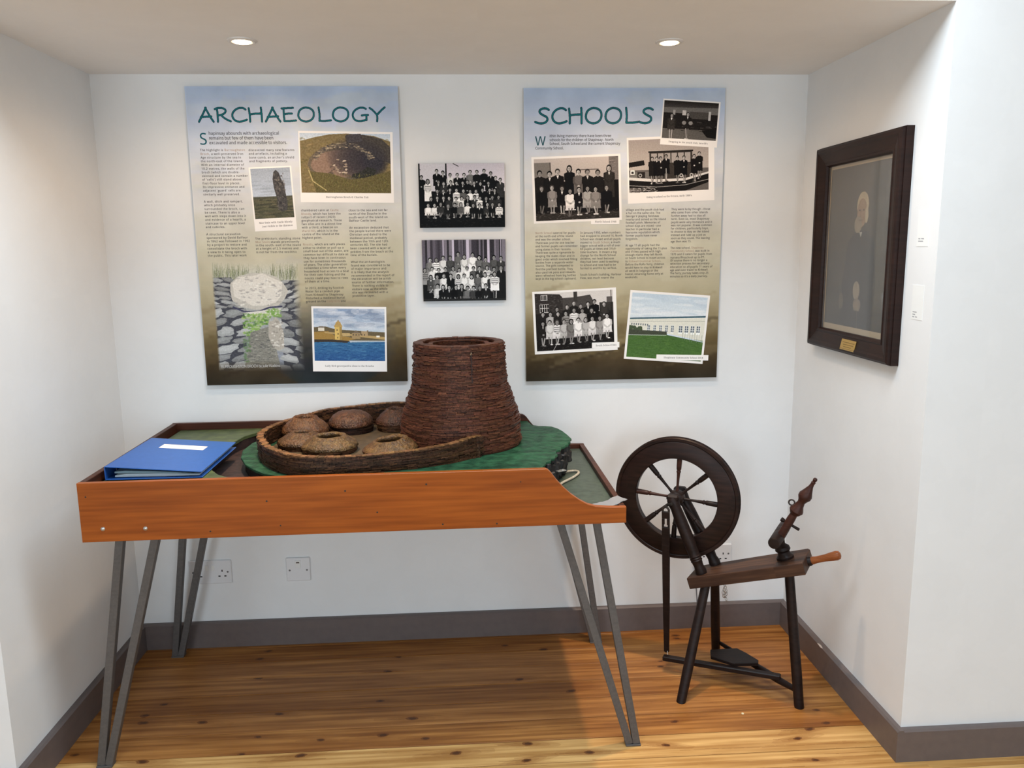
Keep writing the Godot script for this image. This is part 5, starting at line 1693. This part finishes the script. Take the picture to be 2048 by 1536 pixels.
func board_ground(w: float, h: float, sd: int, blue_corner: bool) -> Pic:
	var p := Pic.new(w * PPM, h * PPM, 1, Color.WHITE)
	var H := h * PPM
	var W := w * PPM
	var stops := [[0.0, pc(160, 174, 196)], [0.10, pc(172, 182, 200)], [0.24, pc(190, 194, 202)], [0.40, pc(188, 188, 186)], [0.52, pc(184, 180, 162)], [0.66, pc(168, 160, 136)], [0.76, pc(142, 130, 102)], [0.85, pc(96, 82, 54)], [0.93, pc(60, 48, 30)], [1.0, pc(44, 38, 28)]]
	for i in stops.size() - 1: p.grad(stops[i][0] * H, stops[i + 1][0] * H + 1, stops[i][1], stops[i + 1][1])
	var rng := RandomNumberGenerator.new()
	rng.seed = sd
	for i in 46: p.blob(rng.randf_range(0, W), rng.randf_range(0, H * 0.62), rng.randf_range(60, 260), rng.randf_range(10, 46), [pc(160, 172, 202, 0.10), pc(206, 202, 190, 0.12), pc(196, 190, 160, 0.10)][rng.randi() % 3], rng, 0.3, rng.randf_range(-0.12, 0.12))
	for i in 30: p.blob(rng.randf_range(0, W), rng.randf_range(H * 0.66, H * 0.9), rng.randf_range(60, 300), rng.randf_range(6, 26), [pc(190, 176, 140, 0.12), pc(92, 76, 48, 0.16), pc(124, 106, 72, 0.14)][rng.randi() % 3], rng, 0.3, -0.3)
	p.line([Vector2(W * 0.08, H * 0.97), Vector2(W * 0.5, H * 0.88), Vector2(W, H * 0.78)], 16, pc(40, 30, 20, 0.35), false)
	if blue_corner:
		for i in 12: p.ell(W * 0.62, H * (0.86 + i * 0.01), W * (0.34 - i * 0.018), H * (0.16 - i * 0.008), pc(34, 40, 52, 0.10))
	p.soft(14)
	p.mottle(sd + 1, 0.004, 0.08)
	return p

func panel_part(called: String, pic: Pic, parent: Node3D, ctr: Vector3, w: float, h: float, thick: float, rot := 0.0, rough := 0.45) -> MeshInstance3D:
	# a flat printed panel, its face at ctr, in the parent's axes
	var m := Mb.new()
	var b := Basis(Vector3.BACK, deg_to_rad(rot))
	var x := b.x * w / 2
	var y := b.y * h / 2
	var z := Vector3(0, 0, -thick)
	m.quad_uv(ctr - x - y, ctr + x - y, ctr + x + y, ctr - x + y)
	var e := Rect2(0.004, 0.5, 0.001, 0.001)
	m.quad_uv(ctr - x - y + z, ctr - x + y + z, ctr + x + y + z, ctr + x - y + z, -1, e)
	m.quad_uv(ctr - x - y + z, ctr + x - y + z, ctr + x - y, ctr - x - y, -1, e)
	m.quad_uv(ctr + x + y + z, ctr - x + y + z, ctr - x + y, ctr + x + y, -1, e)
	m.quad_uv(ctr + x - y + z, ctr + x + y + z, ctr + x + y, ctr + x - y, -1, e)
	m.quad_uv(ctr - x + y + z, ctr - x - y + z, ctr - x - y, ctr - x + y, -1, e)
	m.fix(0)
	return part(called, m, tmat(pic.tex(), rough, 0.22), parent)

func stand_offs(o: Node3D, w: float, h: float, z: float) -> void:
	for sx in [-1, 1]:
		for sy in [0, 1]:
			var m := Mb.new()
			m.lathe(axis_xf(Vector3(sx * (w / 2 - 0.05), 0.05 + sy * (h - 0.1), 0), Vector3.BACK), [Vector2(0, 0), Vector2(0.01, 0), Vector2(0.01, z), Vector2(0, z)], 12)
			part("spacer", m, white_m, o)

func tab(w: float, h: float, s: String) -> Pic:
	var p := Pic.new(w * 562, h * 562, 4, pc(222, 219, 216))
	caption(p, w * 562 * 0.14, h * 562 * 0.68, w * 562 * 0.76, s, 5.0)
	return p

func _posters() -> void:
	var zf := 0.0165
	# ARCHAEOLOGY
	var w := 0.759
	var h := 1.0865
	var x0 := -1.0353
	var y1 := 2.1553
	var o := thing("display_board", "tall display board headed ARCHAEOLOGY with a watercolour and colour photographs of ruins", "display board", Vector3(x0 + w / 2, y1 - h, 0))
	var p := board_ground(w, h, 71, true)
	paint_watercolour(p)
	title(p, "ARCHAEOLOGY", 0.0415 * PPM, 0.708 * PPM, 0.0735 * PPM, 0.1220 * PPM)
	text(p, "Droid Sans", 78, Vector2(0.0385, 0.2015) * PPM, "S", pc(18, 76, 88))
	var dark := c8(40, 40, 48)
	text_fit(p, "Droid Sans", Vector2(0.0725, 0.1680) * PPM, 0.2515 * PPM, 21, "hapinsay abounds with archaeological", dark)
	text_fit(p, "Droid Sans", Vector2(0.0725, 0.1845) * PPM, 0.2310 * PPM, 21, "remains but few of them have been", dark)
	text_fit(p, "Droid Sans", Vector2(0.0725, 0.2010) * PPM, 0.2800 * PPM, 21, "excavated and made accessible to visitors.", dark)
	var st := 0.01305
	column(p, 0.0385, 0.2245, st, 15, 0.9, ["The highlight is |Burroughston|", "|Broch|, a well-preserved Iron", "Age structure by the sea in", "the north-east of the island.", "With an internal diameter of", "10.2 metres, the walls of the", "broch (which are double-", "skinned and contain a number", "of 'cells') still stand above", "first-floor level in places.", "Its impressive entrance and", "adjacent 'guard' cells are", "similarly well preserved.", "", "A wall, ditch and rampart,", "which probably once", "surrounded the broch, can", "be seen. There is also a", "well with steps down into it", "and evidence of a hearth, a", "staircase to an upper level", "and cubicles.", "", "A structural excavation", "sponsored by David Balfour", "in 1862 was followed in 1992", "by a project to restore and", "consolidate the broch with", "a view to it being open to"])
	column(p, 0.0385, 0.2245 + st * 29, st, 15, 0.9, ["the public. This later work"])
	column(p, 0.2115, 0.2250, st, 15, 0.9, ["discovered many new features", "and artefacts, including a", "bone comb, an archer's shield", "and fragments of pottery."])
	column(p, 0.2150, 0.5430, 0.0122, 15, 0.9, ["The prehistoric standing stone", "|Mor Stein| stands prominently", "in the south- east of the island", "at a height of 2.5 metres and", "is not far from the neolithic"])
	column(p, 0.3880, 0.4415, 0.01245, 15, 0.7, ["chambered cairn at |Castle|", "|Bloody|, which has been the", "subject of recent (2023)", "geophysical research. These", "two sites are in a direct line", "with a third, a beacon on", "|Ward Hill|, which is in the", "centre of the island at the", "highest point.", "", "|Nousts|, which are safe places", "either to shelter or pull up a", "small boat out of the water, are", "common but difficult to date as", "they have been in continuous", "use for sometimes thousands", "of years. The older generation", "remember a time when every", "household had access to a boat", "for their own fishing and the", "nousts could play host to rows", "of them at a time.", "", "In 2013, drilling by Scottish", "Water for a conduit pipe", "from Kirkwall to Shapinsay", "disturbed a medieval burial", "ground on the |Lady Kirk| site"])
	column(p, 0.5620, 0.4430, 0.01265, 15, 0.7, ["close to the sea and not far", "north of the Douche in the", "south-west of the island on", "Balfour Castle land.", "", "An excavation deduced that", "the people buried there were", "Christian and dated to the", "medieval period, probably", "between the 10th and 12th", "centuries AD. The site had", "been covered with a layer of", "pebbles from the beach at the", "time of the burials.", "", "What the archaeologists", "found was considered to be", "of major importance and", "it is likely that the analysis", "recommended in the report of", "the excavation will be a rich", "source of further information.", "There is nothing visible to", "visitors now as the whole", "site was recovered with a", "protective layer."])
	text_fit(p, "Droid Sans", Vector2(0.0560, 1.0205) * PPM, 0.2210 * PPM, 19, "BURROUGHSTON BROCH by Julie Watkins", c8(206, 206, 206))
	panel_part("panel", p, o, Vector3(0, h / 2, zf), w, h, 0.005)
	stand_offs(o, w, h, zf - 0.005)
	var L := func(cx: float, cy: float) -> Vector3: return Vector3(cx - w / 2, h + cy, zf + 0.0005)
	panel_part("photo_print", pic_ruin(), o, L.call(0.5619, -0.2841), 0.3414, 0.2533, 0.0005, -0.9)
	panel_part("photo_print", pic_stone(), o, L.call(0.2887, -0.3950), 0.1534, 0.2298, 0.0005, 2.2)
	panel_part("photo_print", pic_sea(), o, L.call(0.5438, -0.9199), 0.2808, 0.2485, 0.0005, -1.4)
	# SCHOOLS
	w = 0.7545
	h = 1.0915
	x0 = 0.1822
	y1 = 2.1490
	var o2 := thing("display_board", "tall display board headed SCHOOLS with black and white school photographs", "display board", Vector3(x0 + w / 2, y1 - h, 0))
	p = board_ground(w, h, 83, false)
	title(p, "SCHOOLS", 0.0425 * PPM, 0.485 * PPM, 0.0705 * PPM, 0.1250 * PPM)
	text(p, "Droid Sans", 64, Vector2(0.0405, 0.2035) * PPM, "W", pc(22, 66, 76))
	text_fit(p, "Droid Sans", Vector2(0.0950, 0.1745) * PPM, 0.2310 * PPM, 18, "ithin living memory there have been three", dark)
	text_fit(p, "Droid Sans", Vector2(0.0950, 0.1885) * PPM, 0.2400 * PPM, 18, "schools for the children of Shapinsay - North", dark)
	text_fit(p, "Droid Sans", Vector2(0.0950, 0.2020) * PPM, 0.2650 * PPM, 18, "School, South School and the current Shapinsay", dark)
	text_fit(p, "Droid Sans", Vector2(0.0415, 0.2175) * PPM, 0.1060 * PPM, 18, "Community School.", dark)
	st = 0.01233
	column(p, 0.0400, 0.5270, st, 14, 0.55, ["|North School| catered for pupils", "at the north end of the island", "and was the smaller school.", "There was just the one teacher", "and former pupils can remember", "using slates in their lessons.", "There was quite a rigmarole to", "keeping the slates clean and in", "good order which involved filling", "bottles from a separate water", "source. The girls competed to", "find the prettiest bottle. They", "also used ink pens and inkwells", "were refreshed from big bottles", "kept in the big school cupboard."])
	column(p, 0.2110, 0.5280, 0.01215, 14, 0.55, ["In January 1950, when numbers", "had dropped to around 16, North", "School was closed and all pupils", "moved to |South School|, a much", "bigger school with a roll of over", "60 pupils at times and 3 full-", "time teachers. It meant a big", "change for the North School", "children, not least because", "they had been used to walking", "to school and now had to be", "ferried to and fro by car/bus.", "", "South School's building, Harbour", "View, was much nearer the"])
	column(p, 0.3850, 0.4440, 0.01208, 14, 0.55, ["village and the youth club had", "a hut on the same site. The", "George V playing field was", "nearby and served as the island", "football pitch. Memories of", "school days are mixed - one", "teacher in particular had a", "fearsome reputation which", "former pupils have never", "forgotten.", "", "At age 11 all pupils had the", "opportunity of taking the 11-plus", "and if they passed with high", "enough marks they left North", "or South School to travel across", "to |Kirkwall Grammar School|.", "Before the RoRo ferry, children", "would have to stay in Kirkwall", "all week in lodgings or the", "hostel, returning home only at", "weekends."])
	column(p, 0.5590, 0.4435, 0.01208, 14, 0.55, ["They were lucky though - those", "who came from other islands", "further away had to stay all", "term. Even so, most Shapinsay", "pupils were very homesick and it", "was not popular. It was common", "for children, particularly boys,", "to choose to stay on the island", "instead and take up a job as", "soon as they could. The leaving", "age then was 15.", "", "The new school, |Shapinsay|", "|Community School|, was built in", "1970 and it caters for pupils from", "nursery/Preschool up to P7.", "Of course there is no longer a", "selection process for secondary", "education so all pupils 11 years of", "age and over travel to Kirkwall.", "The ferry journey takes only 25", "minutes so it's a daily journey."])
	panel_part("panel", p, o2, Vector3(0, h / 2, zf), w, h, 0.005)
	stand_offs(o2, w, h, zf - 0.005)
	var R := func(cx: float, cy: float, up := 0.0005) -> Vector3: return Vector3(cx - w / 2, h + cy, zf + up)
	panel_part("photo_print", pic_north(), o2, R.call(0.1981, -0.3616), 0.3353, 0.2431, 0.0005, 1.9)
	panel_part("caption_strip", tab(0.1084, 0.0185, "North School 1948"), o2, R.call(0.306, -0.4837, 0.001), 0.1084, 0.0185, 0.0005, -0.4)
	panel_part("photo_print", pic_boat(), o2, R.call(0.5548, -0.2924), 0.3325, 0.2408, 0.0005, 1.9)
	panel_part("photo_print", pic_club(), o2, R.call(0.6242, -0.1260, 0.001), 0.2175, 0.1644, 0.0005, -3.4)
	panel_part("photo_print", pic_south(), o2, R.call(0.1925, -0.8592), 0.3242, 0.2420, 0.0005, 2.2)
	panel_part("caption_strip", tab(0.1076, 0.0215, "South School 1961"), o2, R.call(0.3116, -0.9545, 0.001), 0.1076, 0.0215, 0.0005, 0.6)
	panel_part("photo_print", pic_community(), o2, R.call(0.5516, -0.8896), 0.3146, 0.2683, 0.0005, -4.9)
	panel_part("caption_strip", tab(0.2070, 0.0215, "Shapinsay Community School 2018"), o2, R.call(0.6158, -1.0096, 0.001), 0.2070, 0.0215, 0.0005, -1.9)

func _boards() -> void:
	var a := thing("photo_board", "black and white group photograph of pupils outdoors before a pale wall", "photo print", Vector3(-0.0517, 1.6492, 0), "group photographs between the display boards")
	panel_part("print", pic_group_outdoors(), a, Vector3(0, 0.1168, 0.014), 0.3198, 0.2336, 0.006, -0.1, 0.4)
	var b := thing("photo_board", "black and white group photograph of pupils before striped curtains", "photo print", Vector3(-0.0492, 1.3745, 0), "group photographs between the display boards")
	panel_part("print", pic_group_curtain(), b, Vector3(0, 0.1148, 0.014), 0.3150, 0.2296, 0.006, 0.0, 0.4)
	for o in [a, b]:
		for s in [-1, 1]:
			var m := Mb.new()
			m.box(xf(Vector3(s * 0.11, 0.115, 0.004)), Vector3(0.03, 0.12, 0.008))
			part("mount_pad", m, white_m, o)

func _portrait() -> void:
	# laid out flat (x right, y up, z out of the wall), then hung on the right-hand wall
	var o := thing("framed_portrait", "dark wooden framed portrait of an elderly bearded man behind glass on the right wall", "portrait", Vector3(XR, 1.2045, 0.4690))
	o.rotation.y = -PI / 2
	# in the parent's axes: x runs along the wall towards the viewer, z out into the alcove
	var W := 0.5745
	var H := 0.7035
	var fm := wood(91, c8(46, 28, 23), c8(28, 17, 14), 0.45, Vector3(3, 3, 3), 256, 256, 12.0, 1.3)
	var prof := [Vector2(0.0, 0.0), Vector2(0.0, 0.024), Vector2(0.004, 0.024), Vector2(0.004, 0.034), Vector2(0.010, 0.038), Vector2(0.020, 0.038), Vector2(0.026, 0.034), Vector2(0.056, 0.026), Vector2(0.060, 0.028), Vector2(0.066, 0.026), Vector2(0.070, 0.018), Vector2(0.070, 0.0)]
	for k in 4:
		var rail := Mb.new()
		var ln := W if k % 2 == 0 else H
		var turn := Basis(Vector3.BACK, -PI / 2 * k)
		var c := Vector3(0, H / 2, 0)
		var half_other := (H if k % 2 == 0 else W) / 2
		var pts := []
		for s in [-1.0, 1.0]:
			var row := []
			for q in prof: row.append(c + turn * Vector3(s * (ln / 2 - q.x), half_other - q.x, q.y))
			pts.append(row)
		var np := prof.size()
		for i in np: rail.quad(pts[0][i], pts[1][i], pts[1][(i + 1) % np], pts[0][(i + 1) % np])
		for i in range(1, np - 1):
			rail.tri(pts[0][0], pts[0][i], pts[0][i + 1]); rail.tri(pts[1][0], pts[1][i + 1], pts[1][i])
		rail.fix(0)
		part("frame_rail", rail, fm, o)
	var iw := W - 0.136
	var ih := H - 0.136
	var rng := RandomNumberGenerator.new()
	rng.seed = 7
	var u := 640.0
	var p := Pic.new(iw * u, ih * u, 2.2, c8(112, 100, 82))
	var pw := iw * u
	var ph := ih * u
	p.rect(0, 0, pw, ph, c8(146, 128, 100))
	p.rect(6, 8, pw - 14, ph - 22, c8(108, 98, 82))
	var q := Pic.new(pw - 14, ph - 22, 2.2, c8(108, 98, 82))
	q.grad(0, ph, c8(92, 84, 70), c8(72, 68, 60))
	for i in 40: q.blob(rng.randf_range(0, pw), rng.randf_range(0, ph), rng.randf_range(20, 60), rng.randf_range(10, 40), [c8(96, 90, 78, 0.15), c8(122, 110, 92, 0.15)][rng.randi() % 2], rng, 0.3)
	# standing old man in a dark coat: head, beard, coat, hands on a stick
	var cx := pw * 0.52
	q.poly([Vector2(cx - 18, 136), Vector2(cx + 22, 136), Vector2(cx + 58, 158), Vector2(cx + 74, 240), Vector2(cx + 66, 360), Vector2(cx - 66, 360), Vector2(cx - 70, 250), Vector2(cx - 52, 160)], c8(48, 46, 45))
	q.poly([Vector2(cx - 40, 170), Vector2(cx - 8, 150), Vector2(cx - 4, 360), Vector2(cx - 44, 360)], c8(70, 70, 70, 0.6))
	q.ell(cx + 4, 84, 25, 28, c8(206, 186, 150))
	q.ell(cx + 2, 100, 21, 30, c8(176, 144, 112))
	q.ell(cx - 12, 124, 16, 18, c8(168, 152, 128)); q.ell(cx + 22, 104, 7, 18, c8(208, 190, 156))
	q.ell(cx - 8, 94, 3, 1.8, c8(70, 54, 44)); q.ell(cx + 9, 94, 3, 1.8, c8(70, 54, 44)); q.line([Vector2(cx - 2, 96), Vector2(cx - 4, 108)], 2.2, c8(140, 108, 84)); q.line([Vector2(cx - 10, 116), Vector2(cx + 4, 116)], 1.8, c8(112, 80, 64))
	q.poly([Vector2(cx - 6, 138), Vector2(cx + 8, 138), Vector2(cx + 2, 152)], c8(190, 184, 172))
	q.ell(cx - 4, 262, 15, 20, c8(176, 160, 138)); q.ell(cx + 2, 292, 17, 14, c8(150, 132, 112)); q.ell(cx - 70, 288, 10, 18, c8(120, 108, 94))
	for k in 4: q.line([Vector2(cx - 12 + k * 6, 288), Vector2(cx - 10 + k * 7, 304)], 3.6, c8(166, 146, 124))
	q.line([Vector2(cx + 4, 304), Vector2(cx + 8, 360)], 3.0, c8(110, 100, 88))
	q.soft(5.0)
	q.mottle(8, 0.05, 0.10)
	q.im.adjust_bcs(0.66, 1.15, 1.0)
	inlay(p, q, 6, 8)
	panel_part("picture", p, o, Vector3(0, H / 2, 0.008), iw, ih, 0.004, 0.0, 0.6)
	var glass := mat(Color(1, 1, 1, 0.05), 0.02)
	glass.transparency = BaseMaterial3D.TRANSPARENCY_ALPHA
	glass.metallic_specular = 0.28
	var g := Mb.new()
	g.box(xf(Vector3(0, H / 2, 0.014)), Vector3(iw, ih, 0.002))
	part("glass_pane", g, glass, o)
	var brass := mat(c8(196, 160, 92), 0.38, 0.8)
	var pl := Mb.new()
	pl.box(xf(Vector3(0.030, 0.033, 0.0335), Vector3.RIGHT, Vector3(0, 1, -0.22).normalized(), Vector3(0, 0.22, 1).normalized()), Vector3(0.098, 0.036, 0.003), 0.0008)
	var plate := part("name_plate", pl, brass, o)
	var eng := Mb.new()
	for k in 3:
		var y := 0.041 - k * 0.0075
		var x := -0.008 + k * 0.006
		while x < 0.068 - k * 0.006:
			var wd := 0.004 + 0.005 * fposmod(x * 317.0 + k * 0.37, 1.0)
			eng.box(xf(Vector3(x + wd / 2, y, 0.0352 - (y - 0.033) * 0.22)), Vector3(wd, 0.0018, 0.0006))
			x += wd + 0.0022
	part("engraved_line", eng, mat(c8(120, 92, 46), 0.5, 0.5), plate)
	plate.set_meta("label", "engraved brass plate")

func _wall_things() -> void:
	var sk := mat(c8(222, 222, 224), 0.35)
	# sockets and switch on the back wall
	var plate := func(o: Node3D, w: float, h: float) -> void:
		var m := Mb.new()
		m.box(xf(Vector3(0, 0, 0.0045)), Vector3(w, h, 0.009), 0.0025)
		part("face_plate", m, sk, o)
	var pins := func(o: Node3D, x: float, y: float) -> void:
		for q in [[0, 0.011, 0.0042, 0.0085], [-0.0115, -0.011, 0.0085, 0.0048], [0.0115, -0.011, 0.0085, 0.0048]]:
			var m := Mb.new()
			m.box(xf(Vector3(x + q[0], y + q[1], 0.0088)), Vector3(q[2], q[3], 0.001))
			part("pin_hole", m, black_m, o)
	var screws := func(o: Node3D, xs: Array, y: float) -> void:
		for x in xs:
			var m := Mb.new()
			m.lathe(axis_xf(Vector3(x, y, 0.0088), Vector3.BACK), [Vector2(0.0042, 0), Vector2(0.0036, 0.0008), Vector2(0, 0.001)], 12)
			m.box(Transform3D(Basis(Vector3.BACK, 0.6), Vector3(x, y, 0.0098)), Vector3(0.006, 0.0012, 0.0006))
			part("screw", m, mat(c8(120, 120, 122), 0.3, 0.7), o)
	var rocker := func(o: Node3D, x: float, y: float, w: float, h: float) -> void:
		var m := Mb.new()
		m.box(Transform3D(Basis(Vector3.RIGHT, 0.10), Vector3(x, y, 0.0092)), Vector3(w, h, 0.004), 0.001)
		part("switch_rocker", m, white_m, o)
	var d := thing("double_socket", "white double wall socket behind the left back leg of the display table", "socket", Vector3(-1.0830, 0.3150, 0))
	plate.call(d, 0.166, 0.097)
	pins.call(d, 0.047, -0.006); pins.call(d, -0.047, -0.006)
	rocker.call(d, 0.012, 0.018, 0.013, 0.022); rocker.call(d, -0.012, 0.018, 0.013, 0.022)
	screws.call(d, [-0.0665, 0.0685], 0.0)
	var f := thing("fused_switch", "square white fused switch plate on the back wall under the middle of the table", "switch", Vector3(-0.7380, 0.3145, 0))
	plate.call(f, 0.0945, 0.0975)
	rocker.call(f, 0, 0.022, 0.022, 0.034)
	var nn := Mb.new()
	nn.box(xf(Vector3(0, 0.030, 0.0117)), Vector3(0.013, 0.0055, 0.001))
	part("indicator", nn, mat(c8(54, 30, 26), 0.3), f)
	screws.call(f, [-0.0335, 0.0345], -0.003)
	var t := thing("wall_socket", "white wall socket partly hidden behind the spinning wheel", "socket", Vector3(0.9450, 0.3100, 0))
	plate.call(t, 0.162, 0.097)
	pins.call(t, 0.046, -0.002); pins.call(t, -0.046, 0.009)
	screws.call(t, [-0.066, 0.068], 0.008)
	var cb := thing("cable", "thin grey cable hanging down the back wall behind the spinning wheel", "cable", Vector3(0.8800, 0.005, 0))
	var cm := Mb.new()
	cm.tube(along([Vector3(0.8745, 0.300, 0.010), Vector3(0.8765, 0.260, 0.009), Vector3(0.8800, 0.19, 0.012), Vector3(0.8830, 0.12, 0.0235), Vector3(0.8850, 0.06, 0.0235), Vector3(0.8865, 0.004, 0.0240)], 24), 0.0024, 8)
	part("cord", cm, mat(c8(96, 94, 96), 0.5), cb, cb.position)
	# paper labels by the portrait (their codes are left out)
	for q in [[1.612, 0.8375, ["xxx xxxx", "xxxxxxx"], "small white paper label on the right wall beside the portrait, upper of the two"], [1.402, 0.8350, ["xxxxxx", "xxxx", "xxx xxx"], "small white paper label on the right wall beside the portrait, lower of the two"]]:
		var o := thing("paper_label", q[3], "label", Vector3(XR, q[0] - 0.05, q[1]), "paper labels beside the portrait")
		o.rotation.y = -PI / 2
		var p := Pic.new(60, 100, 4, c8(232, 232, 230))
		var y := 78.0
		for s in q[2]:
			var x := 8.0
			for word in s.split(" "):
				p.line([Vector2(x, y), Vector2(x + word.length() * 3.6, y + 0.4)], 3.0, c8(104, 104, 108, 0.55), false)
				x += word.length() * 3.6 + 4
			y += 7.0
		panel_part("paper", p, o, Vector3(0, 0.05, 0.0008), 0.058, 0.100, 0.0008, 0.0, 0.7)
	# crumb on the floor
	var cr := thing("crumb", "tiny pale crumb on the floorboards in front of the spinning wheel", "crumb", Vector3(0.862, 0.0, 0.642))
	var m := Mb.new()
	m.lathe(xf(Vector3(0, 0.0004, 0)), [Vector2(0, 0), Vector2(0.005, 0.0006), Vector2(0.004, 0.003), Vector2(0, 0.004)], 7)
	part("body", m, mat(c8(226, 208, 168), 0.7), cr)
